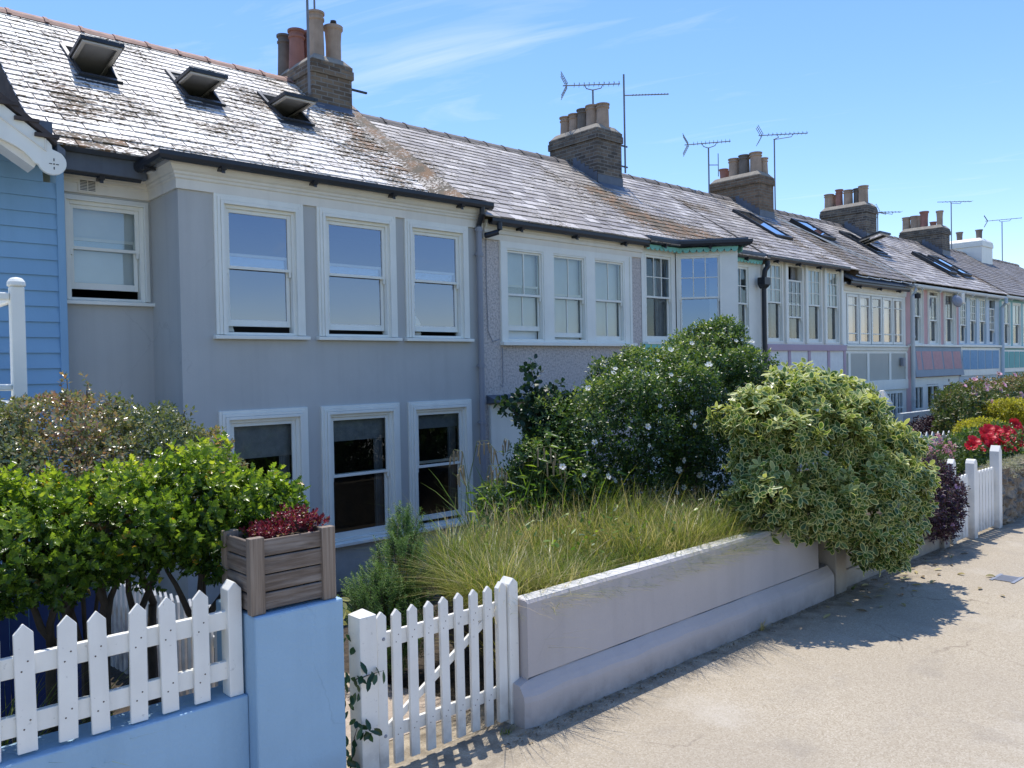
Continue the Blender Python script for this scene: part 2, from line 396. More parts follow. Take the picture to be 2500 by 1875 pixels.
# ---------------------------------------------------------------- ground
def structure(name, mb, mat): return tag(mb.build(name, mat, None), kind='structure')
m = MB(); m.face((-400, -400, -.7), (600, -400, -.7), (600, 600, -.7), (-400, 600, -.7)); structure('ground', m, GRASSG)
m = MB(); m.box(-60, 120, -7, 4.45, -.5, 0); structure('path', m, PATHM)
m = MB()   # garden soil falls from the path to the foot of the houses
m.face((-30, 4.4, -.06), (60, 4.4, -.06), (60, 6.4, -.30), (-30, 6.4, -.30)); m.face((-30, 6.4, -.30), (60, 6.4, -.30), (60, 11, -.62), (-30, 11, -.62))
structure('garden_soil', m, SOIL)
m = MB(); m.face((2.3, 4.3, .004), (3.55, 4.3, .004), (3.55, 6.4, -.26), (2.3, 6.4, -.26)); structure('garden_path', m, PAVE)
m = MB(); m.hexa(((3.66, 4.0, -.4), (7.78, 4.0, -.4), (8.1, 6.6, -.4), (5.0, 6.6, -.4)), ((3.66, 4.0, .60), (7.78, 4.0, .60), (8.1, 6.6, .45), (5.0, 6.6, .45)))
m.box(8.12, 10.85, 4.06, 6.4, -.4, .38); m.box(12.7, 34, 4.1, 7.3, -.4, .42)
structure('raised_soil_bed', m, SOIL)

# ---------------------------------------------------------------- house kit
YF = 9.3
def wall_holes(mb, x0, x1, z0, z1, Y, holes, depth=.16):
    xs = sorted({x0, x1, *[h[0] for h in holes], *[h[1] for h in holes]}); zs = sorted({z0, z1, *[h[2] for h in holes], *[h[3] for h in holes]})
    for a, b in zip(xs, xs[1:]):
        for c, d in zip(zs, zs[1:]):
            cx, cz = (a + b) / 2, (c + d) / 2
            if any(h[0] < cx < h[1] and h[2] < cz < h[3] for h in holes): continue
            mb.face((a, Y, c), (b, Y, c), (b, Y, d), (a, Y, d))
    for a, b, c, d in holes:
        mb.face((a, Y, c), (a, Y, d), (a, Y + depth, d), (a, Y + depth, c)); mb.face((b, Y, c), (b, Y + depth, c), (b, Y + depth, d), (b, Y, d))
        mb.face((a, Y, c), (a, Y + depth, c), (b, Y + depth, c), (b, Y, c)); mb.face((a, Y, d), (b, Y, d), (b, Y + depth, d), (a, Y + depth, d))

def frame(mb, x0, x1, z0, z1, w, y0, y1, wb=None, wt_=None):
    wb = w if wb is None else wb; wt_ = w if wt_ is None else wt_
    mb.box(x0, x0 + w, y0, y1, z0, z1); mb.box(x1 - w, x1, y0, y1, z0, z1)
    mb.box(x0 + w, x1 - w, y0 + .001, y1 - .001, z0, z0 + wb); mb.box(x0 + w, x1 - w, y0 + .001, y1 - .001, z1 - wt_, z1)

def bars(mb, x0, x1, z0, z1, nx, nz, y0, y1, t=.018):
    for i in range(1, nx):
        x = x0 + (x1 - x0) * i / nx; mb.box(x - t/2, x + t/2, y0, y1, z0, z1)
    for i in range(1, nz):
        z = z0 + (z1 - z0) * i / nz; mb.box(x0, x1, y0 + .002, y1 - .002, z - t/2, z + t/2)

def sash_window(parent, x0, x1, z0, z1, zm, Y=YF, fr=.045, st=.042, gl=GL_UP, up=(1, 1), lo=(1, 1), lift=0, drop=0, mat=None,
                arch=0, sill=True, blind=None, blind_to=None, curtain=False, over=0, M=None, sashmat=None, archmat=None):
    """box sash window in an opening x0..x1, z0..z1: window > sash, pane, sill, blind"""
    mat = mat or WHITE; sm = sashmat or mat
    def B(): b = MB(); b.M = M; return b
    m = B(); frame(m, x0, x1, z0, z1, fr, Y - .004, Y + .12, wb=.03)
    if arch:
        for k, (w, pr) in enumerate(((arch, .030), (arch * .66, .042), (arch * .3, .052))):
            o = arch - w; a = x0 - arch + o; b = x1 + arch - o; t = z1 + arch - o
            if k < 2: w2 = arch * .34
            else: w2 = arch * .36
            m.box(a, a + w2, Y - pr, Y + .003, z0, t); m.box(b - w2, b, Y - pr, Y + .003, z0, t); m.box(a + w2, b - w2, Y - pr + .001, Y + .003, t - w2, t)
    win = m.build('window', archmat or mat, parent, bevel=.004)
    xa, xb = x0 + fr, x1 - fr
    # upper sash
    u0, u1 = zm - .022 - drop, z1 - fr - drop
    m = B(); frame(m, xa, xb, u0, u1, st, Y + .022, Y + .054, wb=.036); bars(m, xa + st, xb - st, u0 + .036, u1 - st, up[0], up[1], Y + .026, Y + .05)
    for xh in (xa + .006, xb - .034): m.prism_y([(xh, u0 - .06), (xh + .018, u0 - .068), (xh + .028, u0 - .05), (xh + .028, u0), (xh, u0)], Y + .023, Y + .053)
    s1 = m.build('sash', sm, win, bevel=.003)
    p = B(); p.face((xa + st, Y + .04, u0 + .03), (xb - st, Y + .04, u0 + .03), (xb - st, Y + .04, u1 - st), (xa + st, Y + .04, u1 - st)); p.build('pane', gl, win, fix=False)
    # lower sash
    l0, l1 = z0 + .03 + lift, zm + .022 + lift + over
    m = B(); frame(m, xa + .008, xb - .008, l0, l1, st, Y + .062, Y + .094, wb=.075, wt_=.036); bars(m, xa + st, xb - st, l0 + .075, l1 - .036, lo[0], lo[1], Y + .066, Y + .09)
    s2 = m.build('sash', sm, win, bevel=.003)
    p = B(); p.face((xa + st, Y + .08, l0 + .07), (xb - st, Y + .08, l0 + .07), (xb - st, Y + .08, l1 - .03), (xa + st, Y + .08, l1 - .03)); p.build('pane', gl, win, fix=False)
    if sill:
        m = B(); m.prism_x([(Y - .085, z0 - .052), (Y - .085, z0 - .012), (Y + .05, z0 + .004), (Y + .05, z0 - .052)], x0 - arch - .035, x1 + arch + .035); m.build('sill', mat, win, bevel=.004)
    if blind is not None:
        bz = blind_to if blind_to is not None else z0 + .02
        m = B(); m.box(x0 + .02, x1 - .02, Y + .15, Y + .154, bz, z1 - .01)
        m.build('blind', blind, win)
    if curtain:
        for a, b in curtain:
            m = B(); n = 14
            for i in range(n):
                t0, t1 = a + (b - a) * i / n, a + (b - a) * (i + 1) / n
                ya, yb = Y + .17 + .02 * math.sin(i * 1.9), Y + .17 + .02 * math.sin((i + 1) * 1.9)
                m.face((t0, ya, z0), (t1, yb, z0), (t1, yb, z1), (t0, ya, z1))
            m.build('curtain', CURT, win, smooth=True, fix=False)
    return win

def room(parent, x0, x1, z0, z1, y0=YF + .2, y1=YF + 2.6):
    m = MB(); m.face((x0, y1, z0), (x1, y1, z0), (x1, y1, z1), (x0, y1, z1)); m.face((x0, y0, z0), (x0, y1, z0), (x0, y1, z1), (x0, y0, z1))
    m.face((x1, y0, z0), (x1, y0, z1), (x1, y1, z1), (x1, y1, z0)); m.face((x0, y0, z0), (x1, y0, z0), (x1, y1, z0), (x0, y1, z0)); m.face((x0, y0, z1), (x0, y1, z1), (x1, y1, z1), (x1, y0, z1))
    return m.build('room', ROOM, parent, fix=False)

def slates(parent, x0, x1, Ye, ze, Yr, zr, mat, lichen, ex=.2, w=.29, ridge=RIDGEG, ridge_len=.45, z_back=None, th=.024, gap=.0045, holes=()):
    """roof > ridge: every slate laid in courses on a boarded deck"""
    L = math.hypot(Yr - Ye, zr - ze); c, s = (Yr - Ye) / L, (zr - ze) / L
    V = []; F = []; T = []; LI = []
    def P(x, v, n): return (x, Ye + v * c - n * s, ze + v * s + n * c)
    rows = int(L / ex) + 1
    for r in range(rows):
        v0 = r * ex - (0.03 if r == 0 else 0); v1 = min(L, (r + 1) * ex + .03)
        x = x0 - (w / 2 if r % 2 else 0)
        segs = []
        while x < x1:
            a = max(x0, x + gap); b = min(x1, x + w - gap); x += w; parts = [(a, b)]
            for ha, hb, hy0, hy1 in holes:
                if hy0 < Ye + (v0 + ex * .5) * c < hy1: parts = [q for p_, q_ in parts for q in ((p_, min(q_, ha)), (max(p_, hb), q_))]
            segs += [q for q in parts if q[1] - q[0] > .02]
        for a, b in segs:
            j = random.uniform(-.0025, .004); dv = random.uniform(-.006, .006); tl = random.uniform(-.003, .003)
            t = min(1, max(0, random.gauss(.5, .26)))
            base = len(V)
            V += [P(a, v0 + dv, th + j), P(b, v0 + dv, th + j + tl), P(b, v1, .008 + j), P(a, v1, .008 + j), P(a, v0 + dv, .002), P(b, v0 + dv, .002), P(b, v1, 0), P(a, v1, 0)]
            F += [(base, base+1, base+2, base+3), (base+4, base+5, base+1, base), (base+5, base+6, base+2, base+1), (base+7, base+4, base, base+3)]
            T += [t] * 8; LI += [lichen((a + b) / 2, r * ex) + random.uniform(-.012, .012)] * 8
    o = np_mesh('roof', V, F, mat, parent, {'tint': T, 'lichen': LI})
    m = MB(); zb = ze if z_back is None else z_back; Yb = 2 * Yr - Ye
    k_ = (zr - ze) / (Yr - Ye); xs = sorted({x0, x1, *[h[0] for h in holes], *[h[1] for h in holes]}); ys = sorted({Ye, Yr, *[h[2] for h in holes], *[h[3] for h in holes]}); zd = lambda y: ze + k_ * (y - Ye) - .01
    for xa_, xb_ in zip(xs, xs[1:]):
        for ya_, yb_ in zip(ys, ys[1:]):
            if not any(h[0] < (xa_ + xb_) / 2 < h[1] and h[2] < (ya_ + yb_) / 2 < h[3] for h in holes): m.face((xa_, ya_, zd(ya_)), (xb_, ya_, zd(ya_)), (xb_, yb_, zd(yb_)), (xa_, yb_, zd(yb_)))
    m.face((x0, Yr, zr - .01), (x1, Yr, zr - .01), (x1, Yb, zb), (x0, Yb, zb))
    m.face((x0, Ye, ze - .01), (x0, Yr, zr - .01), (x0, Yb, zb), (x0, Yb, zb - .1), (x0, Ye, ze - .11)); m.face((x1, Ye, ze - .01), (x1, Ye, ze - .11), (x1, Yb, zb - .1), (x1, Yb, zb), (x1, Yr, zr - .01))
    m.build('roof_deck', VERGE, o, fix=False)
    m = MB(); n = max(1, int((x1 - x0) / ridge_len)); rl = (x1 - x0) / n
    for k in range(n):
        a = x0 + k * rl; b = a + rl - .006; dz = random.uniform(-.006, .008)
        prof = [(-.15, -.085), (-.1, -.02), (0, .045), (.1, -.02), (.15, -.085), (0, .02)]
        m.prism_x([(Yr + d, zr + z + dz + .012) for d, z in prof], a, b)
        m.prism_x([(Yr + d * 1.1, zr + z * 1.0 + dz + .024) for d, z in prof], b - .05, b)
    m.build('ridge', ridge, o)
    return o

def pot_profile(h, r, kind):
    if kind == 'cannon': return [(r*1.02, 0), (r*1.0, h*.05), (r*.9, h*.5), (r*.86, h*.78), (r*1.0, h*.80), (r*1.0, h*.84), (r*.86, h*.86), (r*.88, h*.93), (r*1.08, h*.95), (r*1.08, h), (r*.82, h), (r*.8, h*.7)]
    if kind == 'roll': return [(r*1.05, 0), (r*1.0, h*.5), (r*.97, h*.82), (r*1.12, h*.84), (r*1.12, h*.88), (r*.97, h*.9), (r*1.0, h*.95), (r*1.16, h*.96), (r*1.16, h), (r*.85, h), (r*.8, h*.7)]
    return [(r*.86, 0), (r*.86, h*.6), (r*.95, h*.88), (r*1.12, h*.93), (r*1.12, h), (r*.9, h), (r*.8, h*.7)]

def chimney(parent, x0, x1, y0, y1, zb, zt, mat, pots, corbel=.03, lead=True, flmat=None):
    m = MB(); h = .075
    m.box(x0, x1, y0, y1, zb, zt - 3 * h - .001)
    m.box(x0 - corbel, x1 + corbel, y0 - corbel, y1 + corbel, zt - 3 * h, zt - h); m.box(x0 - corbel/2, x1 + corbel/2, y0 - corbel/2, y1 + corbel/2, zt - h + .001, zt)
    ch = m.build('chimney', mat, parent, bevel=.012)
    m = MB(); a = .10
    m.hexa(((x0-.01, y0-.01, zt), (x1+.01, y0-.01, zt), (x1+.01, y1+.01, zt), (x0-.01, y1+.01, zt)), ((x0+a, y0+a, zt+.13), (x1-a, y0+a, zt+.13), (x1-a, y1-a, zt+.13), (x0+a, y1-a, zt+.13)))
    m.build('flaunching', flmat or FLAUN, ch, bevel=.02)
    for (px_, py_, top, r, kind, pm) in pots:
        zb_ = zt + .05
        m = MB(); m.lathe(pot_profile(top - zb_, r, kind), (px_, py_, zb_), 18); m.build('chimney_pot', pm, ch, smooth=False)
    return ch

def lead_skirt(ch, x0, x1, y0, zf):
    """lead flashing where a stack meets the slope; zf(y) is the roof height"""
    m = MB(); e = .012
    m.face((x0 - e, y0 - e, zf(y0) + .0), (x1 + e, y0 - e, zf(y0)), (x1 + e, y0 - e, zf(y0) + .2), (x0 - e, y0 - e, zf(y0) + .2))
    m.face((x0 - .02, y0 - .22, zf(y0 - .22) + .03), (x1 + .02, y0 - .22, zf(y0 - .22) + .03), (x1 + .02, y0 - .01, zf(y0) + .035), (x0 - .02, y0 - .01, zf(y0) + .035))
    n = 6
    for sgn, x in ((-1, x0), (1, x1)):
        for i in range(n):
            ya, yb = y0 + .7 * i / n, y0 + .7 * (i + 1) / n
            m.face((x + sgn * e, ya, zf(ya)), (x + sgn * e, yb, zf(yb)), (x + sgn * e, yb, zf(ya) + .26), (x + sgn * e, ya, zf(ya) + .26))
    m.build('lead_flashing', LEAD, ch, fix=False)

GUT = [(.02, .0), (.02, -.055), (.045, -.085), (.085, -.095), (.12, -.08), (.135, -.045), (.135, .005), (.12, .005), (.118, -.035), (.085, -.075), (.05, -.06), (.035, -.0)]
def gutter(parent, path, z, mat, brackets=.85, back=.02):
    m = MB(); m.sweep(path, [(d, z + e) for d, e in GUT])
    for (xa, ya), (xb, yb) in zip(path, path[1:]):
        L = math.hypot(xb - xa, yb - ya); k = max(1, int(L / brackets)) if L > .6 else 0
        d = Vector((xb - xa, yb - ya)) / max(L, 1e-6); nr = Vector((d.y, -d.x))
        for i in range(k):
            q = Vector((xa, ya)) + d * L * (i + .5) / k
            pts = [q + nr * .02 - d * .02, q + nr * .02 + d * .02, q + nr * .11 + d * .02, q + nr * .11 - d * .02]
            m.hexa([(p.x, p.y, z - .10 - (.055 if j > 1 else .0)) for j, p in enumerate(pts)], [(p.x, p.y, z - .075) for p in pts])
            m.hexa([(p.x, p.y, z - .12) for p in (q - d * .03, q + d * .03, q + d * .03 + nr * .13, q - d * .03 + nr * .13)], [(p.x, p.y, z - .085) for p in (q - d * .03, q + d * .03, q + d * .03 + nr * .145, q - d * .03 + nr * .145)])
    return m.build('gutter', mat, parent)

CORN = [(0, .0), (.03, .0), (.03, .06), (.05, .075), (.05, .13), (.075, .15), (.075, .19), (.10, .21), (.12, .26), (.12, .30), (0, .30)]
def cornice(parent, path, z, mat, prof=CORN, k=1.0, band=.0):
    m = MB(); m.sweep(path, [(d, z + e * k) for d, e in prof]); return m.build('cornice', mat, parent)

def skylight(parent, xa, xb, Ya, Yb, plane, open_=0, blind=False):
    """roof window on the slope plane (Ye,ze,k): skylight > sash, pane"""
    Ye, ze, k = plane; th = math.atan(k)
    def M(ang=0, piv=0.0):
        T = Matrix.Translation((xa, Ya, ze + k * (Ya - Ye))) @ Matrix.Rotation(th, 4, 'X')
        return T
    L = (Yb - Ya) / math.cos(th); Wd = xb - xa
    m = MB(); m.M = M(); frame(m, 0, Wd, 0, L, .055, .0, .0)
    m.v = []; m.f = []
    for a, b, c, d in ((0, .05, 0, L), (Wd - .05, Wd, 0, L), (.05, Wd - .05, 0, .07), (.05, Wd - .05, L - .09, L)):
        m.box(a, b, c, d, .0, .055)
    m.box(-.06, Wd + .06, -.16, .0, .018, .024)
    sk = m.build('skylight', DARKP, parent)
    m = MB(); m.M = M() @ Matrix.Translation((0, L * .5, .05)) @ Matrix.Rotation(open_, 4, 'X')
    for a, b, c, d in ((.0, .06, -L/2, L/2), (Wd - .06, Wd, -L/2, L/2), (.06, Wd - .06, -L/2, -L/2 + .07), (.06, Wd - .06, L/2 - .07, L/2)):
        m.box(a + .003, b - .003, c, d, .0, .05)
    s = m.build('sash', DARKP, sk)
    m = MB(); m.M = M() @ Matrix.Translation((0, L * .5, .05)) @ Matrix.Rotation(open_, 4, 'X')
    for a, b, c, d in ((.03, .075, -L/2 + .03, L/2 - .03), (Wd - .075, Wd - .03, -L/2 + .03, L/2 - .03), (.075, Wd - .075, -L/2 + .03, -L/2 + .075), (.075, Wd - .075, L/2 - .075, L/2 - .03)):
        m.box(a, b, c, d, -.025, -.002)
    m.build('inner_frame', INFR, sk)
    m = MB(); m.M = M() @ Matrix.Translation((0, L * .5, .05)) @ Matrix.Rotation(open_, 4, 'X')
    m.face((.05, -L/2 + .05, .03), (Wd - .05, -L/2 + .05, .03), (Wd - .05, L/2 - .05, .03), (.05, L/2 - .05, .03))
    m.build('pane', BLINDG if blind else GL_SKY, sk, fix=False)
    m = MB(); m.M = M(); a, b, c, d = .03, Wd - .03, .04, L - .04
    if open_:
        for q in (((a,c),(b,c)), ((b,c),(b,d)), ((b,d),(a,d)), ((a,d),(a,c))):
            (p0, p1), (p2, p3) = q; m.face((p0, p1, .02), (p2, p3, .02), (p2, p3, -.8), (p0, p1, -.8))
        m.face((a, c, -.8), (b, c, -.8), (b, d, -.8), (a, d, -.8))
    else: m.face((.05, .07, .03), (Wd - .05, .07, .03), (Wd - .05, L - .09, .03), (.05, L - .09, .03))  # shut window: flat dark sheet stands in for the unlit shaft
    m.build('shaft', ROOM, sk, fix=False)
    return sk
GL_SKY = glass('rooflight_glass', .62, .5, (1., 1., 1.))
BLINDG = paint('frosted_rooflight', (.42, .43, .43), .3, .1, 4)
INFR = paint('skylight_lining', (.55, .53, .48), .5, .05)

def downpipe(parent, pts, mat, r=.036, collars=(), hopper=None):
    m = MB(); m.tube(pts, r, 12)
    for z in collars:
        x, y = pts[-1][0], pts[-1][1]; m.tube([(x, y, z - .03), (x, y, z + .03)], r * 1.25, 12); m.box(x - .075, x + .075, y - .012, y + .03, z - .008, z + .008)
    if hopper:
        x, y, z = hopper; m.box(x - .11, x + .11, y - .1, y + .07, z - .08, z + .07); m.hexa([(x-.05, y-.05, z-.16), (x+.05, y-.05, z-.16), (x+.05, y+.05, z-.16), (x-.05, y+.05, z-.16)], [(x-.11, y-.1, z-.081), (x+.11, y-.1, z-.081), (x+.11, y+.07, z-.081), (x-.11, y+.07, z-.081)])
    return m.build('downpipe', mat, parent, smooth=False)

HOUSES = 'terraced houses in the row'
ROOF2 = (9.1, 4.56, .68); YR2, ZR2 = 12.4, 6.81
def g2(x, v, spots): return sum(a * math.exp(-((x - cx) / sx_) ** 2 - ((v - cv) / sv) ** 2) for cx, cv, sx_, sv, a in spots)

# ---------------------------------------------------------------- grey house
H = thing('terraced_house', 'grey rendered house with white sash windows and three open roof windows', 'house', (5.2, 9.3, -.6), HOUSES)
YR1 = 10.19
up = [(3.98, 4.90), (5.30, 6.28), (6.64, 7.55)]
holes = [(a, b, 2.785, 4.31) for a, b in up] + [(a, b, .135, 1.79) for a, b in up]
m = MB(); wall_holes(m, 3.476, 7.945, -.7, 4.70, YF, holes, .2)
m.face((3.476, YF, -.7), (3.476, YF, 4.7), (3.476, YR1, 4.7), (3.476, YR1, -.7))
wall_holes(m, 2.492, 3.476, -.7, 4.70, YR1, [(2.55, 3.39, 3.2, 4.33)], .2)
m.face((7.945, YF, -.7), (7.945, YR1 + 1, -.7), (7.945, YR1 + 1, 4.75), (7.945, YF, 4.75)); m.face((2.492, YR1, -.7), (2.492, YR1, 4.8), (2.492, YR1 + 2, 4.8), (2.492, YR1 + 2, -.7))
m.build('wall', GREYR, H, fix=False)
for i, (a, b) in enumerate(up):
    sash_window(H, a, b, 2.785, 4.31, 3.585, gl=GL_UP, arch=.105, lift=(.075, .055, .06)[i], st=.045, over=.07)
    sash_window(H, a, b, .135, 1.79, .985, gl=GL_LOW, arch=.105, lift=(0, 0, .045)[i], st=.045, curtain=[(b - .2, b - .05)], blind=CURT if i < 3 else None, blind_to=(1.3, 1.42, 1.5)[i])
sash_window(H, 2.55, 3.39, 3.2, 4.33, 3.80, Y=YR1, gl=GL_SOFT, lift=.10, blind=BLIND, blind_to=3.36, arch=.055)
room(H, 3.6, 7.9, 2.5, 4.5, YF + .25); room(H, 2.52, 3.44, 3.0, 4.5, YR1 + .21, YR1 + 1.5); room(H, 3.6, 7.9, -.5, 2.2, YF + .25)
m = MB(); m.sweep([(2.492, YR1), (3.476, YR1), (3.476, YF), (7.945, YF)], [(0, 4.415), (.028, 4.415), (.028, 4.52), (.045, 4.535), (.045, 4.56), (.06, 4.575), (.06, 4.60), (.085, 4.62), (.11, 4.665), (.125, 4.675), (.125, 4.72), (0, 4.72)])
m.build('cornice', CREAM, H)
for bx, bz, kind in ((4.08, 2.83, 0), (6.86, 2.86, 1)):   # white curtain edge and an ornament inside the panes
    m = MB()
    if kind == 0: m.hexa([(4.03, YF + .15, 2.83), (4.16, YF + .15, 2.83), (4.16, YF + .17, 2.83), (4.03, YF + .17, 2.83)], [(4.03, YF + .15, 3.2), (4.05, YF + .15, 3.2), (4.05, YF + .17, 3.2), (4.03, YF + .17, 3.2)]); m.build('curtain', BLIND, H)
    else: m.lathe([(.07, 2.80), (.09, 2.86), (.05, 2.92), (.085, 2.99), (.06, 3.05), (.02, 3.10)], (bx, YF + .24, 0), 12); m.build('ornament', BLIND, H)
m = MB(); m.box(2.68, 2.88, YR1 - .045, YR1 - .02, 4.43, 4.59)
va = m.build('air_vent', CREAM, H); m = MB()
for k in range(8): m.box(2.70, 2.775, YR1 - .047, YR1 - .044, 4.445 + k * .017, 4.454 + k * .017); m.box(2.785, 2.86, YR1 - .047, YR1 - .044, 4.445 + k * .017, 4.454 + k * .017)
m.build('slot', DARKP, va)  # dark strips stand in for the shade inside the vent slits
gutter(H, [(2.44, 10.05), (3.30, 10.05)], 4.66, BLACKP, .9); gutter(H, [(3.34, 10.0), (3.34, 9.20), (7.99, 9.20)], 4.765, BLACKP, .95)
m = MB(); m.box(2.46, 3.36, 9.90, 10.02, 4.60, 4.80); m.face((2.46, 9.9, 4.801), (3.36, 9.9, 4.801), (3.36, 9.76, 4.83), (2.46, 9.76, 4.83)); m.build('lead_fascia', LEAD, H, bevel=.01)
m = MB(); m.box(3.33, 7.99, 9.17, 9.86, 4.755, 4.80); m.build('lead_flat', LEAD, H, bevel=.01)
L1 = lambda x, v: .055 + g2(x, v, [(2.9, 1.2, .5, .6, .06), (2.7, 2.2, .8, .5, .03), (7.2, 1.2, .5, 1.3, .07), (6.0, 2.6, .6, .5, .07), (5.2, 1.4, 1.6, .6, .03), (2.8, .1, .5, .2, .11), (7.3, 2.8, .4, 1.2, .07)])
SKY1 = ((3.09, 3.63, 11.55, 12.42, .82), (4.46, 5.02, 11.52, 12.34, .71), (5.86, 6.42, 11.47, 12.28, .69))
slates(H, 2.2, 7.82, 9.75, 4.83, 13.2, 7.44, SLATE_W, L1, ex=.165, w=.38, ridge=RIDGER, th=.026, gap=.007, holes=[(a + .03, b - .03, c + .03, d - .03) for a, b, c, d, e in SKY1])
V = []; F = []; LI = []
for k in range(19):
    y = 9.12 + 4.06 * k / 18; a = 4.83 + .757 * max(0, y - 9.75) - .1 * max(0, 9.75 - y); b = 4.58 + .676 * (y - 9.1)
    V += [(7.48, y, a + .026), (7.66, y, a + .035 + .45 * max(0, b - a)), (7.86, y, max(a, b) + .032)]; LI += [.10, .16, .14]
    if k: i = 3 * k; F += [(i-3, i-2, i+1, i), (i-2, i-1, i+2, i+1)]
np_mesh('party_line_fillet', V, F, SLATE_B, H, {'tint': [.3] * len(V), 'lichen': LI}, smooth=True)
c1 = chimney(H, 6.95, 7.72, 12.45, 14.35, 6.2, 7.64, BRICK1, [(7.20, 12.74, 8.55, .135, 'roll', POTB), (7.55, 12.76, 8.40, .155, 'plain', POTB), (7.13, 13.3, 8.40, .145, 'cannon', POTR), (7.42, 13.35, 8.45, .14, 'cannon', POTR), (7.08, 13.68, 8.42, .12, 'cannon', POTG), (7.5, 13.7, 8.42, .10, 'plain', POTR)])
pl1 = lambda y: 4.83 + .757 * (y - 9.75)
lead_skirt(c1, 6.97, 7.70, 12.47, pl1)
m = MB(); m.lathe([(.055, 0), (.06, .02), (.045, .03), (.06, .05), (.045, .06), (.06, .08), (.045, .09), (.055, .11), (.03, .12)], (7.56, 12.76, 8.40), 14); m.build('flue_cowl', DARKP, c1)
for zb_ in (7.30, 6.83):
    m = MB(); m.box(7.70, 8.10, 12.56, 12.60, zb_, zb_ + .03); m.build('bracket', DARKP, c1)
for xa, xb, ya, yb, an in SKY1:
    skylight(H, xa, xb, ya, yb, (9.75, 4.83, .757), -an, blind=True)
downpipe(H, [(7.80, 9.11, 4.70), (7.80, 9.12, 4.60), (7.82, 9.22, 4.45), (7.82, 9.225, 4.3)], BLACKP, .04)
downpipe(H, [(7.82, 9.225, 4.42), (7.82, 9.225, -.6)], GREYPL, .045, collars=(4.38, 4.02, 2.38, 1.55))

# ---------------------------------------------------------------- blue weatherboarded house
H = thing('terraced_house', 'sky blue weatherboarded house with white bargeboard and balcony', 'house', (1.5, 9.3, -.6), HOUSES)
m = MB(); z = -.6; YB = 9.98
while z < 6.6:
    xe = min(2.44, 2.17 - (z + .06 - 4.59) / .80)
    m.prism_x([(YB + .03, z), (YB - .034, z), (YB - .008, z + .172), (YB + .03, z + .172)], -1.2, xe); z += .168
m.build('weatherboarding', BLUEB, H)
m = MB(); m.box(2.405, 2.482, YB - .05, YB + .2, -.6, 4.7); m.build('corner_board', BLUEB, H, bevel=.004)
# gable roof rising to the west and its bargeboard
def gab(x): return 4.46 + (2.17 - x) * .80
m = MB()
def gt(x): return 4.66 + (2.17 - x) * .745
m.hexa([(2.19, 8.97, gt(2.19) - .03), (-1.0, 8.97, gt(-1.0) - .03), (-1.0, 12.5, gt(-1.0) - .03), (2.19, 12.5, gt(2.19) - .03)], [(2.19, 8.97, gt(2.19) + .03), (-1.0, 8.97, gt(-1.0) + .03), (-1.0, 12.5, gt(-1.0) + .03), (2.19, 12.5, gt(2.19) + .03)])
x = 2.2
while x > 0.6:
    m.box(x - .2, x + .012, 8.96, 12.6, gt(x) + .031, gt(x) + .065); x -= .17
rf = m.build('roof', TILE, H)
m = MB()
top = [(.9, 5.56), (1.72, 4.944), (2.092, 4.665), (2.12, 4.645), (2.15, 4.61), (2.155, 4.566), (2.205, 4.55)]
lobe = [(2.152 + .128 * math.cos(a), 4.44 + .125 * math.sin(a)) for a in [R(50 - 15 * k) for k in range(15)]]
low = [(2.0, 4.41), (1.965, 4.45), (1.915, 4.50), (1.87, 4.53), (1.82, 4.555), (1.76, 4.58), (1.69, 4.61), (1.6, 4.655), (.9, 5.13)]
m.prism_y(list(reversed(top + lobe + low)), 9.0, 9.045)
bb = m.build('bargeboard', WHITE, H, bevel=.006)
m = MB(); m.prism_y([(1.0, 5.27), (2.10, 4.535), (2.10, 4.66), (2.085, 4.66), (2.085, 4.556), (1.0, 5.285)][::-1], 8.988, 9.0015); m.build('bargeboard_moulding', CREAM, bb)
m = MB()
for a, b, c, d in ((2.161, 2.170, 4.452, 4.478), (2.161, 2.170, 4.37, 4.395), (2.122, 2.148, 4.419, 4.427), (2.182, 2.208, 4.418, 4.426), (2.159, 2.172, 4.417, 4.429)): m.box(a, b, 8.996, 9.001, c, d)
m.build('dark_cross', DARKP, bb)  # dark strips laid on the board stand in for shaded cut-outs
m = MB(); m.hexa([(.9, 9.046, 5.09), (2.0, 9.046, 4.37), (2.0, 9.30, 4.37), (.9, 9.30, 5.09)], [(.9, 9.046, 5.16), (2.03, 9.046, 4.43), (2.03, 9.30, 4.43), (.9, 9.30, 5.16)]); m.build('soffit', CREAM, H)
m = MB(); m.box(2.17, 2.28, 9.5, 9.9, 4.70, 4.975); m.hexa([(2.2, 9.0, 4.55), (2.27, 9.0, 4.52), (2.47, 9.9, 4.66), (2.2, 9.9, 4.70)], [(2.2, 9.0, 4.63), (2.27, 9.0, 4.58), (2.47, 9.9, 4.80), (2.2, 9.9, 4.85)]); m.build('lead_box', LEAD, H)
bal = MB(); bal.box(-1.0, 1.25, 6.0, 9.9, 1.98, 2.16); ba = bal.build('balcony', WHITE, H, bevel=.01)
m = MB(); m.box(1.17, 1.25, 5.98, 6.06, 1.9, 2.90); m.lathe([(.055, 2.90), (.052, 2.93), (.035, 2.955), (.0, 2.962)], (1.21, 6.02, 0), 16); m.build('balcony_post', WHITE, ba, bevel=.01)
m = MB(); m.box(-1, 1.17, 6.0, 6.045, 2.81, 2.86); m.box(-1, 1.17, 6.005, 6.04, 2.235, 2.275); m.box(1.19, 1.235, 6.06, 9.9, 2.81, 2.86); m.box(1.19, 1.23, 6.06, 9.9, 2.235, 2.275); m.build('handrail', WHITE, ba, bevel=.01)
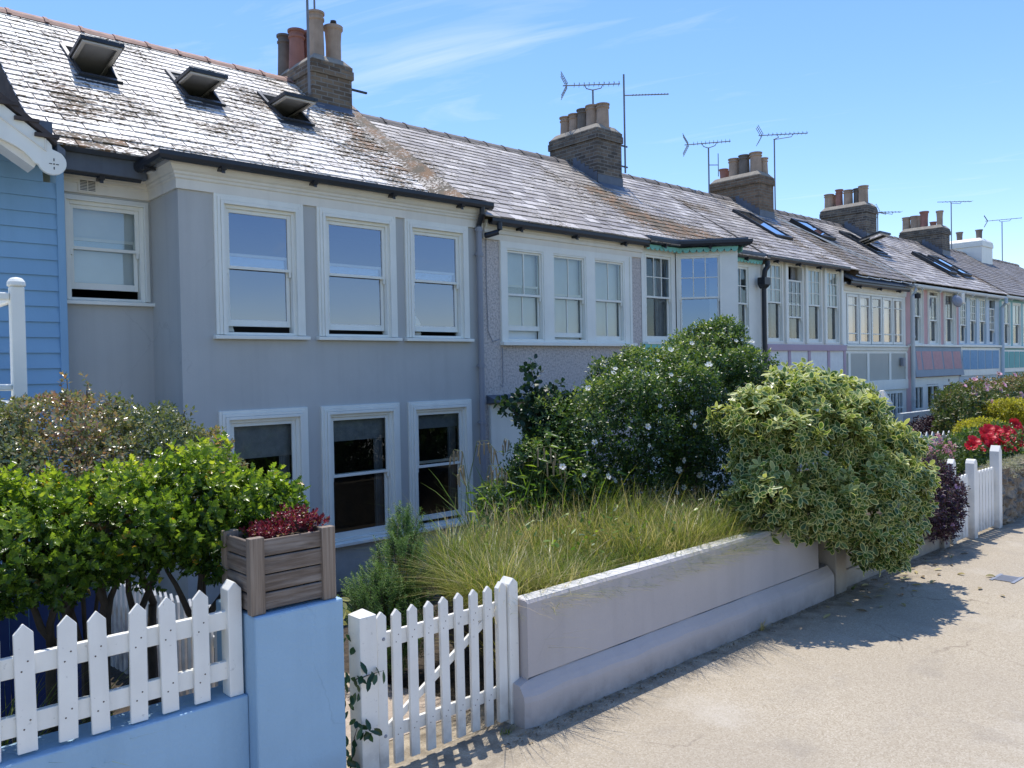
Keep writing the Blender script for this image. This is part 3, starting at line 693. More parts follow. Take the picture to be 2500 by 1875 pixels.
b0 = MB(); b0.box(-.013, .013, -.013, .013, 2.27, 2.815); b0 = b0.build('baluster', WHITE, ba); b0.location = Vector((1.13, 6.022, 0)) - ORG[ba]
for k in range(1, 9): inst(b0, ba, (1.13 - .075 * k, 6.022, 0))
for k in range(12): inst(b0, ba, (1.212, 6.3 + .3 * k, 0))

# ---------------------------------------------------------------- pebbledash house
H = thing('terraced_house', 'pinkish pebbledash house with three white two pane sash windows under black gutter', 'house', (9.8, 9.3, -.6), HOUSES)
X0, X1 = 7.955, 11.675
ops = [(8.40, 9.20), (9.41, 10.20), (10.405, 11.195)]
m = MB(); wall_holes(m, 7.946, X1, -.7, 4.5, YF + .001, [(8.33, 11.34, 2.74, 4.22), (8.62, 9.3, .3, 1.62), (9.5, 10.2, .3, 1.62)], .2); m.build('wall', PEBBLE, H, fix=False)
fr_ = MB(); wall_holes(fr_, 8.275, 11.40, 2.74, 4.275, YF - .022, [(a, b, 2.76, 4.175) for a, b in ops], .12)
for xa in (8.275, 11.40): fr_.face((xa, YF - .022, 2.74), (xa, YF - .022, 4.275), (xa, YF + .01, 4.275), (xa, YF + .01, 2.74))
fr_.box(11.325, 11.36, YF - .04, YF - .021, 2.75, 4.26); fr_.box(8.28, 8.31, YF - .035, YF - .021, 2.75, 4.26)
fr_.build('window_surround', WHITE, H, fix=False)
for i, (a, b) in enumerate(ops):
    sash_window(H, a, b, 2.76, 4.175, 3.475, Y=YF - .01, gl=GL_SOFT, up=(2, 1), lo=(2, 1), lift=(.13, .04, .0)[i], blind=BLIND, sill=False, fr=.03, st=.03)
m = MB(); m.box(8.26, 11.43, YF - .10, YF + .02, 2.685, 2.74); m.build('sill', WHITE, H, bevel=.006)
room(H, 8.1, 11.6, 2.5, 4.4); room(H, 8.1, 11.6, -.4, 1.9)
m = MB(); m.sweep([(X0, YF), (X1, YF)], [(0, 4.275), (.026, 4.275), (.026, 4.36), (.05, 4.37), (.05, 4.42), (.075, 4.44), (.08, 4.50), (.1, 4.51), (.1, 4.55), (0, 4.55)]); m.build('cornice', CREAM, H)
gutter(H, [(X0 + .02, 9.22), (X1, 9.22)], 4.56, BLACKP, .95)
sash_window(H, 8.62, 9.3, .3, 1.62, .95, gl=GL_LOW, arch=0, blind=BLIND, blind_to=1.2); sash_window(H, 9.5, 10.2, .3, 1.62, .95, gl=GL_LOW, blind=BLIND, blind_to=1.2)
m = MB(); m.box(X0 + .05, 8.6, YF - .05, YF + .02, -.6, 1.80); m.box(8.6, 11.5, YF - .05, YF + .02, 1.66, 1.80); m.build('bay_panel', WHITE, H, bevel=.01)
m = MB(); m.prism_x([(YF - .26, 1.835), (YF - .26, 1.86), (YF, 1.94), (YF, 1.81)], X0 + .01, X1 - .05); m.build('lead_canopy', LEAD, H)
L2 = lambda x, v: .015 + g2(x, v, [(11.9, 2.2, .5, 1.5, .10), (12.6, .9, .9, .6, .12), (8.0, 2.0, .35, 1.4, .08), (10, 1.5, 1.3, 1.2, .01)])
slates(H, 7.83, 11.68, 9.1, 4.58, YR2, ZR2, SLATE_G, L2, ex=.19, w=.29)
downpipe(H, [(8.12, 9.10, 4.50), (8.12, 9.10, 4.40), (8.10, 9.12, 4.36), (7.92, 9.20, 4.30)], BLACKP, .042)
m = MB(); m.tube([(8.01, 9.285, 4.4), (8.0, 9.287, 3.6), (8.015, 9.285, 2.9), (8.1, 9.285, 2.74), (8.24, 9.285, 2.78)], .006, 6); m.tube([(8.29, 9.28, 2.66), (8.29, 9.28, 2.12), (8.27, 9.27, 2.05), (8.25, 9.28, 2.08)], .007, 6); m.build('cable', GREYPL, H)

# ---------------------------------------------------------------- mint trimmed house with a pointed bay
H = thing('terraced_house', 'white house with pointed bay, mint fretwork under the eaves and black hopper pipe', 'house', (13.6, 9.3, -.6), HOUSES)
X0, X1 = 11.685, 15.70
m = MB(); wall_holes(m, X0, X1, -.7, 4.5, YF, [(11.78, 12.6, 2.78, 4.39), (14.45, 15.26, 2.78, 4.40), (12.7, 14.1, 2.78, 4.38)], .2); m.build('wall', WHITE, H, fix=False)
m = MB(); m.box(X0 + .01, 12.7, YF - .05, YF - .004, 2.0, 2.66); m.box(X0, 12.72, YF - .07, YF - .003, 2.66, 2.73); m.build('mint_panel', MINT, H, bevel=.005)
sash_window(H, 11.78, 12.62, 2.78, 4.40, 3.60, gl=GL_LOW, up=(3, 2), curtain=[(12.3, 12.6)], blind=BLIND, blind_to=4.33)
sash_window(H, 14.45, 15.28, 2.78, 4.40, 3.60, gl=GL_LOW, up=(3, 2), curtain=[(14.95, 15.25)])
Pa, Pb, Pc = Vector((12.70, 9.28)), Vector((13.40, 8.40)), Vector((14.12, 9.28))
def bayM(p, q):
    d = (q - p).normalized(); return Matrix(((d.x, -d.y, 0, p.x), (d.y, d.x, 0, p.y), (0, 0, 1, 0), (0, 0, 0, 1)))
for p, q in ((Pa, Pb), (Pb, Pc)):
    Lb = (q - p).length; MM = bayM(p, q); m = MB(); m.M = MM
    wall_holes(m, 0, Lb, -.6, 4.46, 0, [(.03, Lb - .30, 2.78, 4.40)], .12); m.build('bay_wall', WHITE, H, fix=False)
    sash_window(H, .03, Lb - .30, 2.78, 4.40, 3.60, Y=0, gl=GL_BAY, up=(3, 2), M=MM, fr=.03, st=.035)
    m = MB(); m.M = MM; m.box(0, Lb, -.03, -.002, 2.0, 2.70); m.build('mint_panel', MINT, H)
    m = MB(); m.M = MM; m.box(0.0, Lb + .02, -.055, -.004, 2.70, 2.76); m.build('sill', WHITE, H)
def fret(mb, L):
    n = max(2, int(L / .115)); w = L / n
    for k in range(n):
        poly = [(k * w, .06), (k * w, .03)] + [(k * w + w / 2 - w * .48 * math.cos(a), .03 - .065 * math.sin(a)) for a in [math.pi * j / 8 for j in range(1, 8)]] + [(k * w + w, .03), (k * w + w, .06)]
        mb.prism_y(poly, -.10, -.085)
        mb.box(k * w + w / 2 - .012, k * w + w / 2 + .012, -.103, -.099, -.005, .02)
for p, q in ((Vector((X0, YF - .02)), Pa + Vector((0, -.02))), (Pa, Pb), (Pb, Pc), (Pc, Vector((X1 - .1, YF - .02)))):
    m = MB(); m.M = bayM(p, q) @ Matrix.Translation((0, 0, 4.46)); fret(m, (q - p).length); m.build('fretwork', MINT, H)
gutter(H, [(X0, 9.2), (12.62, 9.2), (13.40, 8.28), (14.2, 9.2)], 4.62, BLACKP, 1.2); gutter(H, [(14.3, 9.22), (X1 - .15, 9.22)], 4.60, BLACKP)
m = MB(); pr = [(X0, 9.12), (12.62, 9.12), (13.42, 8.18), (14.3, 9.12), (X1, 9.15), (X1, 9.5), (X0, 9.5)]
a = [m.pt((x, y, 4.60)) for x, y in pr]; b = [m.pt((x, y, 4.67)) for x, y in pr]
m.f += [tuple(reversed(a)), tuple(b)] + [(a[i], a[(i+1) % 7], b[(i+1) % 7], b[i]) for i in range(7)]; m.build('lead_flat', LEAD, H)
room(H, 11.9, 15.6, 2.5, 4.45)
L3 = lambda x, v: .015 + g2(x, v, [(13.2, .8, 1.1, .7, .17), (14.6, .5, .8, .5, .14), (12.6, 1.6, .5, .9, .15), (12.3, 2.2, .6, .4, .1)])
slates(H, 11.69, 15.71, 9.1, 4.56, YR2, ZR2, SLATE_G, L3, ex=.2, w=.29)
pl2 = lambda y: 4.56 + .68 * (y - 9.1)
c2 = chimney(H, 13.10, 13.90, 11.54, 12.95, 5.9, 7.40, BRICK2, [(13.5, 11.72, 8.0, .135, 'roll', POTB), (13.48, 12.0, 8.03, .135, 'roll', POTB), (13.5, 12.28, 8.02, .135, 'roll', POTG), (13.5, 12.55, 7.98, .135, 'cannon', POTB), (13.5, 12.82, 7.98, .135, 'cannon', POTB)])
lead_skirt(c2, 13.1, 13.9, 11.54, pl2)
for zb_ in (7.17, 6.72):
    m = MB(); m.box(13.9, 14.2, 11.62, 11.65, zb_, zb_ + .03); m.build('bracket', DARKP, c2)
downpipe(H, [(15.62, 9.08, 4.5), (15.62, 9.08, 4.38), (15.58, 9.12, 4.30), (15.58, 9.15, 4.1)], BLACKP, .055); downpipe(H, [(15.58, 9.15, 4.1), (15.58, 9.15, -.6)], BLACKP, .05, hopper=(15.56, 9.15, 4.08))

# ---------------------------------------------------------------- lilac trimmed house
H = thing('terraced_house', 'white house with lilac timber framing below four many paned sash windows', 'house', (17.6, 9.3, -.6), HOUSES)
X0, X1 = 15.71, 19.455
ops = [(15.95, 16.63), (16.83, 17.53), (17.73, 18.41), (18.62, 19.28)]
m = MB(); wall_holes(m, X0, X1, -.7, 4.62, YF, [(a, b, 2.80, 4.55) for a, b in ops], .2); m.build('wall', CREAM, H, fix=False)
for i, (a, b) in enumerate(ops):
    sash_window(H, a, b, 2.80, 4.55, 3.68, gl=GL_SOFT, up=(3, 3), sill=False, drop=(.0, .30, 0, 0)[i], blind=BLIND if i != 1 else None, blind_to=3.68, curtain=[(b - .25, b - .05)], fr=.04, st=.035)
m = MB()
for x in (15.80, 16.73, 17.63, 18.52, 19.36): m.box(x - .05, x + .05, YF - .05, YF - .002, 2.79, 4.6)
m.build('mullion', WHITE, H, bevel=.006)
m = MB(); m.box(X0 + .1, X1, YF - .04, YF - .002, 1.5, 2.64); m.build('panel', PEBW, H)
m = MB(); m.box(X0 + .12, X1, YF - .085, YF - .003, 2.62, 2.76)
for x in (15.90, 16.78, 17.67, 18.60, 19.41): m.box(x - .055, x + .055, YF - .06, YF - .041, 1.5, 2.62)
m.build('timber_framing', LILAC, H, bevel=.005)
gutter(H, [(X0 - .1, 9.2), (19.40, 9.2)], 4.63, BLACKP, .8)
room(H, 15.8, 19.4, 2.5, 4.6)
L4 = lambda x, v: .02 + g2(x, v, [(18.9, 1.6, .6, 1.5, .12), (16.2, .6, 1, .5, .06), (16.4, 2.5, 1.2, .5, .09)])
slates(H, 15.72, 19.9, 9.1, 4.60, YR2, ZR2, SLATE_G, L4, ex=.2, w=.30)
c3 = chimney(H, 19.48, 20.22, 11.54, 13.05, 5.9, 7.35, BRICK3, [(19.86, 11.85, 8.03, .15, 'roll', POTB), (19.86, 12.2, 8.03, .14, 'roll', POTG), (19.86, 12.52, 8.0, .14, 'roll', POTB), (20.08, 11.75, 7.9, .12, 'cannon', POTB), (19.86, 12.85, 7.78, .12, 'plain', POTR), (20.1, 12.85, 7.76, .11, 'plain', POTR)])
lead_skirt(c3, 19.48, 20.22, 11.54, pl2)
skylight(H, 18.0, 18.8, 10.26, 11.45, ROOF2)

# ---------------------------------------------------------------- cream panelled house
H = thing('terraced_house', 'white house with five cream blinds above three greige panels', 'house', (21.3, 9.3, -.6), HOUSES)
X0, X1 = 19.465, 23.13
m = MB(); wall_holes(m, X0, X1, -.7, 4.30, YF, [(19.62, 22.98, 2.79, 4.04), (21.25, 22.9, .68, 1.55)], .2); m.build('wall', WHITE, H, fix=False)
cs = [(19.66, 20.28), (20.33, 20.95), (21.02, 21.64), (21.68, 22.28), (22.32, 22.94)]
for i, (a, b) in enumerate(cs):
    m = MB(); frame(m, a, b, 2.80, 4.03, .065, YF - .01, YF + .05); bars(m, a + .06, b - .06, 2.86, 3.97, 1, 1, YF, YF + .04)
    for z_ in (3.06, 3.76): m.box(a + .06, b - .06, YF + .0, YF + .04, z_ - .012, z_ + .012)
    w_ = m.build('window', WHITE, H, bevel=.004)
    m = MB(); m.face((a + .05, YF + .025, 2.85), (b - .05, YF + .025, 2.85), (b - .05, YF + .025, 3.98), (a + .05, YF + .025, 3.98)); m.build('pane', GL_PALE, w_, fix=False)
    if i != 2:
        m = MB(); m.box(a + .06, b - .06 if i in (3,) else b - .13, YF + .09, YF + .095, 2.82, 4.0); m.build('blind', BLINDC, w_)
m = MB(); m.sweep([(X0, YF), (X1, YF)], [(0, 2.56), (.03, 2.56), (.035, 2.62), (.06, 2.64), (.07, 2.70), (.10, 2.73), (.10, 2.765), (0, 2.765)]); m.build('sill_band', WHITE, H)
m = MB(); m.box(X0 + .05, X1 - .05, YF - .03, YF - .003, 1.86, 2.57); m.build('panel', GREIGE, H)
m = MB()
for x in (19.66, 20.70, 22.0, 23.05): m.box(x - .06, x + .06, YF - .055, YF - .031, 1.86, 2.57)
m.box(X0, X1, YF - .06, YF - .004, 1.6, 1.86); m.build('panel_frame', WHITE, H, bevel=.005)
w_ = MB(); frame(w_, 21.25, 22.9, .68, 1.55, .06, YF - .02, YF + .05)
for x in (21.66, 22.07, 22.48): w_.box(x - .035, x + .035, YF - .019, YF + .049, .74, 1.49)
for x in (21.46, 21.87, 22.28, 22.69): w_.box(x - .014, x + .014, YF - .01, YF + .04, .74, 1.49)
w_.box(21.3, 22.85, YF - .008, YF + .038, 1.08, 1.11); w_ = w_.build('window', WHITE, H, bevel=.003)
m = MB(); m.face((21.3, YF + .02, .72), (22.85, YF + .02, .72), (22.85, YF + .02, 1.5), (21.3, YF + .02, 1.5)); m.build('pane', GL_LOW, w_, fix=False)
m = MB(); m.box(22.62, 22.76, YF - .14, YF - .056, 2.22, 2.44); m.build('meter_box', GREYPL, H, bevel=.005)
gutter(H, [(X0, 9.22), (22.95, 9.22)], 4.31, BLACKP, .9)
room(H, 19.55, 23.1, 2.5, 4.28); room(H, 19.55, 23.1, .3, 1.8)
m = MB(); m.sweep([(X0, YF), (X1, YF)], [(0, 4.1), (.03, 4.1), (.04, 4.24), (.08, 4.26), (.08, 4.3), (0, 4.3)]); m.build('cornice', CREAM, H)
L5 = lambda x, v: .05 + g2(x, v, [(21.5, 1.5, 1.5, 1.5, .05), (20.2, 2, .4, 2, .06)])
slates(H, 19.91, 23.3, 9.1, 4.50, YR2, ZR2 - .04, SLATE_B, L5, ex=.2, w=.30)
m = MB(); m.hexa([(X0, 9.05, 4.32), (23.0, 9.05, 4.32), (23.0, 9.5, 4.55), (X0, 9.5, 4.55)], [(X0, 9.05, 4.36), (23.0, 9.05, 4.36), (23.0, 9.5, 4.64), (X0, 9.5, 4.64)]); m.build('lead_flat', LEAD, H)
skylight(H, 21.35, 22.2, 10.82, 11.72, ROOF2)
m = MB(); m.box(22.6, 22.95, 8.98, 9.9, 4.36, 4.42); m.build('lead_box', LEAD, H)

# ---------------------------------------------------------------- pink house
H = thing('terraced_house', 'pink house with slate blue skirt panel, alarm box and propped open roof window', 'house', (25.1, 9.3, -.6), HOUSES)
X0, X1 = 23.14, 27.06
ops = [(23.50, 24.25), (24.68, 25.48), (25.88, 26.72)]
m = MB(); wall_holes(m, X0, X1, -.7, 4.42, YF, [(a, b, 2.82, 4.37) for a, b in ops] + [(23.55, 24.25, .98, 1.68), (24.45, 25.36, .98, 1.69), (25.68, 26.63, .1, 1.62)], .2); m.build('wall', PINK, H, fix=False)
for i, (a, b) in enumerate(ops):
    sash_window(H, a, b, 2.82, 4.37, 3.61, gl=GL_SOFT, up=(2, 1), lo=(1, 1), sill=False, drop=(0, .09, .0)[i], curtain=[(a + .05, a + .35), (b - .3, b - .05)], archmat=WHITE, arch=.05, blind=CURT, blind_to=3.0)
m = MB(); m.box(X0 + .1, X1, YF - .11, YF - .003, 2.755, 2.815); m.box(X0 + .15, X1, YF - .05, YF - .002, 4.36, 4.45); m.build('sill_band', WHITE, H, bevel=.005)
m = MB(); m.hexa([(X0 + .3, YF - .15, 1.9), (X1, YF - .15, 1.9), (X1, YF - .003, 1.9), (X0 + .3, YF - .003, 1.9)], [(X0 + .3, YF - .06, 2.75), (X1, YF - .06, 2.75), (X1, YF - .003, 2.75), (X0 + .3, YF - .003, 2.75)]); sk = m.build('skirt', SLBLUE, H, bevel=.005)
m = MB()
def sky_(z): return YF - .15 + .09 * (z - 1.9) / .85 - .004
for a, b in ((23.62, 23.92), (24.02, 24.68), (24.78, 25.45), (25.56, 26.22), (26.33, 26.92)):
    m.hexa([(a, sky_(2.1), 2.1), (b, sky_(2.1), 2.1), (b, sky_(2.1) + .1, 2.1), (a, sky_(2.1) + .1, 2.1)], [(a, sky_(2.62), 2.62), (b, sky_(2.62), 2.62), (b, sky_(2.62) + .1, 2.62), (a, sky_(2.62) + .1, 2.62)])
m.build('pink_panel', PEBP, sk)
m = MB(); wall_holes(m, X0 + .4, X1 - .12, -.6, 1.88, YF - .03, [(23.58, 24.22, .98, 1.66), (24.47, 25.34, .98, 1.67), (25.70, 26.6, -.6, 1.62)], .1); m.build('ground_floor_boarding', WHITE, H, fix=False)
for a, b in ((23.58, 24.22), (24.47, 25.34)):
    m = MB(); frame(m, a, b, .98, 1.66, .05, YF - .04, YF + .03); m.box((a + b) / 2 - .02, (a + b) / 2 + .02, YF - .039, YF + .029, 1.03, 1.61); w_ = m.build('window', WHITE, H, bevel=.003)
    m = MB(); m.face((a + .04, YF, 1.02), (b - .04, YF, 1.02), (b - .04, YF, 1.63), (a + .04, YF, 1.63)); m.build('pane', GL_LOW, w_, fix=False)
m = MB(); m.box(25.7, 26.6, YF + .03, YF + .08, -.6, 1.62); d_ = m.build('door', DKBLUE, H, bevel=.005)
m = MB(); m.lathe([(.0, 0), (.03, .0), (.03, .05), (.0, .06)], (26.5, YF - .0, .85), 10); m.build('handle', GREYPL, d_)
m = MB(); m.prism_y([(26.1, 1.72), (26.14, 1.72), (26.14, 1.80), (26.1, 1.80)], YF - .045, YF - .032); m.build('house_number', BLACKP, H)
room(H, 23.3, 27.0, 2.5, 4.35); room(H, 23.3, 27.0, -.4, 1.85)
gutter(H, [(23.12, 9.2), (27.06, 9.2)], 4.45, OFFPL, 1.0)
downpipe(H, [(23.25, 9.05, 4.40), (23.2, 9.05, 4.28), (23.05, 9.08, 4.1), (23.05, 9.08, -.3)], OFFPL, .055, collars=(3.0, 1.3))
m = MB(); m.box(26.62, 26.88, 9.05, 9.22, 4.06, 4.38); m.build('alarm_box', CREAM, H, bevel=.03)
m = MB(); m.lathe([(.0, .05), (.10, .035), (.17, .0), (.19, -.03)], (0, 0, 0), 18, cap=False); m.M = None
dm = m; dm.v = [tuple(Matrix.Translation((26.0, 8.95, 4.1)) @ Matrix.Rotation(R(75), 4, 'X') @ Matrix.Rotation(R(-25), 4, 'Y') @ Vector(v)) for v in dm.v]; dm.tube([(26.0, 8.95, 4.1), (26.05, 9.29, 4.1)], .012, 6); dm.build('satellite_dish', GREYPL, H, fix=False)
m = MB(); m.lathe([(.0, -.08), (.08, -.07), (.09, .05), (.0, .08)], (23.2, 9.0, 4.12), 10); m.build('floodlight', BLACKP, H)
L6 = lambda x, v: .015 + g2(x, v, [(23.6, 2, .4, 2, .06), (27, 2.5, .4, 1.5, .08)])
slates(H, 23.31, 27.1, 9.1, 4.53, YR2, ZR2 - .04, SLATE_G, L6, ex=.2, w=.30, holes=[(24.18, 24.87, 10.55, 11.63)])
c4 = chimney(H, 25.80, 26.56, 11.54, 13.05, 5.9, 7.32, BRICK2, [(26.2, 11.8, 8.0, .14, 'roll', POTB), (26.35, 12.05, 7.98, .13, 'roll', POTG), (26.2, 12.3, 7.95, .14, 'roll', POTB), (26.2, 12.6, 8.02, .12, 'cannon', POTR), (26.2, 12.95, 7.92, .14, 'roll', POTB), (26.4, 12.85, 7.9, .12, 'roll', POTB)])
lead_skirt(c4, 25.8, 26.56, 11.54, pl2)
skylight(H, 24.15, 24.9, 10.52, 11.66, ROOF2, -.85)

# ---------------------------------------------------------------- pale blue house
H = thing('terraced_house', 'pale blue framed house with blue pebbledash panels beneath four narrow sashes', 'house', (28.9, 9.3, -.6), HOUSES)
X0, X1 = 27.07, 30.75
ops = [(27.12, 27.80), (27.98, 28.66), (28.82, 29.54), (29.74, 30.40)]
m = MB(); wall_holes(m, X0, X1, -.7, 4.42, YF, [(a, b, 2.84, 4.36) for a, b in ops] + [(28.0, 28.8, .8, 1.72), (29.0, 29.8, .8, 1.72)], .2); m.build('wall', PBLUEW, H, fix=False)
for i, (a, b) in enumerate(ops):
    sash_window(H, a, b, 2.84, 4.36, 3.60, gl=GL_SOFT, up=(3, 3), sill=False, drop=(.16, 0, 0, .26)[i], blind=BLIND if i < 3 else None, blind_to=3.5, curtain=[(a + .03, a + .2)], mat=PBLUEW, sashmat=WHITE, fr=.05)
m = MB(); m.box(X0, X1, YF - .11, YF - .003, 2.76, 2.83); m.box(X0, X1, YF - .05, YF - .004, 1.86, 2.74); m.build('panel_frame', WHITE, H, bevel=.005)
m = MB()
for k in range(5):
    a = 27.2 + k * .67; m.box(a, a + .60, YF - .062, YF - .051, 2.06, 2.66)
m.build('blue_panel', PEBB, H)
for a, b in ((28.0, 28.8), (29.0, 29.8)):
    m = MB(); frame(m, a, b, .8, 1.72, .06, YF - .02, YF + .04); bars(m, a, b, .8, 1.72, 4, 3, YF - .01, YF + .03, .02); w_ = m.build('window', WHITE, H)
    m = MB(); m.face((a + .04, YF + .01, .83), (b - .04, YF + .01, .83), (b - .04, YF + .01, 1.7), (a + .04, YF + .01, 1.7)); m.build('pane', GL_LOW, w_, fix=False)
m = MB(); m.box(27.15, 27.75, YF - .03, YF - .003, 1.52, 1.68); m.build('name_board', WHITE, H)
gutter(H, [(27.08, 9.2), (30.75, 9.2)], 4.45, OFFPL, 1.0); room(H, 27.15, 30.7, 2.5, 4.35); room(H, 27.15, 30.7, -.4, 1.8)
downpipe(H, [(30.62, 9.05, 4.4), (30.62, 9.05, 4.25), (30.72, 9.2, 4.1), (30.72, 9.2, -.5)], PBLUEW, .06)
L7 = lambda x, v: .015 + g2(x, v, [(31.0, 1.6, .7, 1.3, .15), (28, 1, 1.4, 1, .01)])
slates(H, 27.11, 31.0, 9.1, 4.53, YR2, ZR2 - .04, SLATE_G, L7, ex=.2, w=.30)
skylight(H, 27.95, 28.6, 9.89, 11.05, ROOF2); skylight(H, 29.2, 30.05, 9.93, 11.03, ROOF2)

# ---------------------------------------------------------------- teal house and the last house
H = thing('terraced_house', 'teal framed house with dark teal panels below narrow white sash windows', 'house', (32.6, 9.3, -.6), HOUSES)
X0, X1 = 30.76, 34.4
ops = [(31.02, 31.90), (32.14, 33.05), (33.25, 34.1)]
m = MB(); wall_holes(m, X0, X1, -.7, 4.45, YF, [(a, b, 2.82, 4.33) for a, b in ops], .2); m.build('wall', TEALW, H, fix=False)
for a, b in ops: sash_window(H, a, b, 2.82, 4.33, 3.58, gl=GL_SOFT, up=(2, 1), sill=False, blind=BLIND, blind_to=3.5, curtain=[(a + .03, a + .25)])
m = MB(); m.box(X0 + .1, X1, YF - .11, YF - .003, 2.74, 2.81); m.box(X0 + .1, X1, YF - .05, YF - .004, 1.92, 2.68); m.build('panel_frame', WHITE, H, bevel=.005)
m = MB()
for k in range(6):
    a = 31.0 + k * .56; m.box(a, a + .48, YF - .062, YF - .051, 2.06, 2.62)
m.build('teal_panel', TEAL, H)
gutter(H, [(30.78, 9.2), (34.4, 9.2)], 4.5, OFFPL, 1.0); room(H, 30.9, 34.3, 2.5, 4.35)
L8 = lambda x, v: .02 + g2(x, v, [(33.5, 1.5, 1.2, 1.3, .03)])
slates(H, 31.01, 34.5, 9.1, 4.56, YR2, ZR2 - .04, SLATE_B, L8, ex=.2, w=.30)
c5 = chimney(H, 32.03, 32.78, 11.54, 13.05, 5.9, 7.25, BRICK2, [(32.4, 11.75, 7.92, .12, 'plain', POTB), (32.45, 12.0, 7.55, .12, 'plain', POTR), (32.4, 12.3, 7.98, .15, 'plain', POTR), (32.45, 12.5, 7.85, .12, 'plain', POTB), (32.4, 12.65, 7.86, .14, 'roll', POTB), (32.4, 12.95, 7.85, .14, 'roll', POTB)])
lead_skirt(c5, 32.03, 32.78, 11.54, pl2)
H = thing('terraced_house', 'farthest house in the row, brown slates below a white rendered chimney', 'house', (39, 9.3, -.6), HOUSES)
m = MB(); wall_holes(m, 34.42, 43.4, -.7, 4.5, YF, [(35, 35.8, 2.8, 4.3), (36.4, 37.2, 2.8, 4.3)], .2); m.build('wall', WHITE, H, fix=False)
for a in (35, 36.4): sash_window(H, a, a + .8, 2.8, 4.3, 3.55, gl=GL_SOFT, up=(2, 1), blind=BLIND)
gutter(H, [(34.42, 9.2), (43.4, 9.2)], 4.5, OFFPL, 1.0)
L9 = lambda x, v: .02 + g2(x, v, [(36, 1.5, 1.2, 2, .05), (41, 1.5, 1.2, 2, .05)])
slates(H, 34.51, 43.4, 9.1, 4.56, YR2, ZR2 - .04, SLATE_B, L9, ex=.2, w=.30)
c6 = chimney(H, 36.68, 37.95, 11.7, 13.3, 5.9, 7.22, WHITE, [(37.3, 12.0, 7.75, .13, 'plain', POTG), (37.3, 12.75, 7.75, .13, 'plain', POTG)], flmat=WHITE)

# white bird wires strung over the gutters
t_ = thing('wire', 'thin white wire running down the brown slates to the gutter', 'wire', (21.5, 10, 5.4))
m = MB(); m.tube([(20.25, 11.55, 6.30), (21.4, 10.3, 5.47), (22.6, 9.2, 4.72), (23.0, 8.98, 4.5)], .014, 5); m.tube([(20.5, 11.5, 6.28), (21.2, 10.0, 5.28), (22.0, 9.2, 4.7)], .012, 5)
m.build('strand', OFFPL, t_)
m = MB()
for k in range(5):
    a = 19.7 + k * .66; m.tube([(a, 9.08, 4.46), (a + .2, 8.99, 4.42), (a + .45, 8.99, 4.42), (a + .66, 9.08, 4.46)], .012, 5)
m.build('loop', OFFPL, t_)

# ---------------------------------------------------------------- aerials
def aerial(label, x, y, z0, z1, b0, b1, zb, n=10, refl=True, tilt=0, ub=True, dirs=.14, extra=None):
    t = thing('tv_aerial', label, 'aerial', (x, y, z0), 'television aerials on the roofs')
    m = MB(); m.tube([(x, y, z0), (x, y, z1)], .02, 8); m.build('mast', ALU, t)
    A = Vector((b0[0], b0[1], zb)); Bv = Vector((b1[0], b1[1], zb + tilt)); d = (Bv - A).normalized(); side = Vector((0, 0, 1)).cross(d).normalized(); upv = d.cross(side)
    m = MB(); m.tube([A, Bv], .013, 6)
    if ub:
        L = (Bv - A).length; p, q = A + d * L * .38, A + d * L * .7; c = Vector((x, y, z1))
        m.tube([p, p - Vector((0, 0, .08)) + d * .04, c - d * .02, c + d * .02, q - Vector((0, 0, .08)) - d * .04, q], .011, 6)
    bo = m.build('boom', ALU, t)
    m = MB(); L = (Bv - A).length
    for k in range(n):
        p = A + d * (L * (.2 + .78 * k / (n - 1)))
        for sg in (1, -1):
            m.tube([p, p + (side * .7 + upv * .7 * sg).normalized() * dirs * .7 * sg if False else p + side * dirs * sg], .006, 4)
        if n > 8: m.tube([p, p + upv * dirs * .45], .006, 4)
    m.build('director', ALU, bo)
    if refl:
        m = MB()
        for sg in (1, -1):
            e = A + d * .1; f = e + (upv * sg * .26 - d * .14)
            for s_ in (-.16, 0, .16): m.tube([e + side * s_, f + side * s_], .007, 4)
            for q in range(5):
                c = e.lerp(f, (q + .5) / 5); m.tube([c - side * .18, c + side * .18], .006, 4)
        m.build('reflector', ALU, bo)
    if extra == 'dipole':
        m = MB(); zc = z1 - .45; m.tube([(x, y, zc), (x + .2, y - .16, zc)], .012, 6); m.tube([(x + .2, y - .16, zc - .3), (x + .2, y - .16, zc + .3)], .012, 6); m.build('dipole', ALU, t)
    return t
aerial('aerial with wide vee reflector standing behind five chimney pots', 13.85, 12.3, 6.6, 8.54, (13.26, 12.66), (14.16, 11.77), 8.60)
aerial('tall mast with a short comb aerial on brackets beside dark chimney', 14.12, 11.63, 6.6, 8.76, (14.12, 11.63), (14.82, 10.95), 8.30, n=12, refl=False, ub=False, dirs=.05)
aerial('aerial with grid reflector and small upright dipole below it', 18.47, 12.4, 6.7, 8.05, (17.99, 12.81), (18.39 + .25, 11.84), 8.13, extra='dipole')
aerial('aerial on tall pole behind the brown brick chimney with red pots', 21.8, 12.4, 6.7, 8.85, (21.3, 12.61), (22.2, 11.58), 8.92)
aerial('low aerial half hidden behind the propped open roof window', 29.07, 12.6, 6.7, 7.62, (29.2, 12.75), (29.95, 12.15), 7.66, n=7)
aerial('long thin aerial over the dark chimney next to the white one', 35.4, 12.4, 6.7, 8.68, (34.9, 12.74), (35.92, 11.81), 8.72, n=7, refl=False)
aerial('aerial at the far end beside the white rendered chimney', 41.5, 12.4, 6.7, 8.60, (41.05, 12.95), (41.5, 11.6), 8.65, n=7)
t = thing('tv_aerial', 'cut off mast rising past the frame above the red chimney pots', 'aerial', (6.86, 12.40, 7.0), 'television aerials on the roofs')
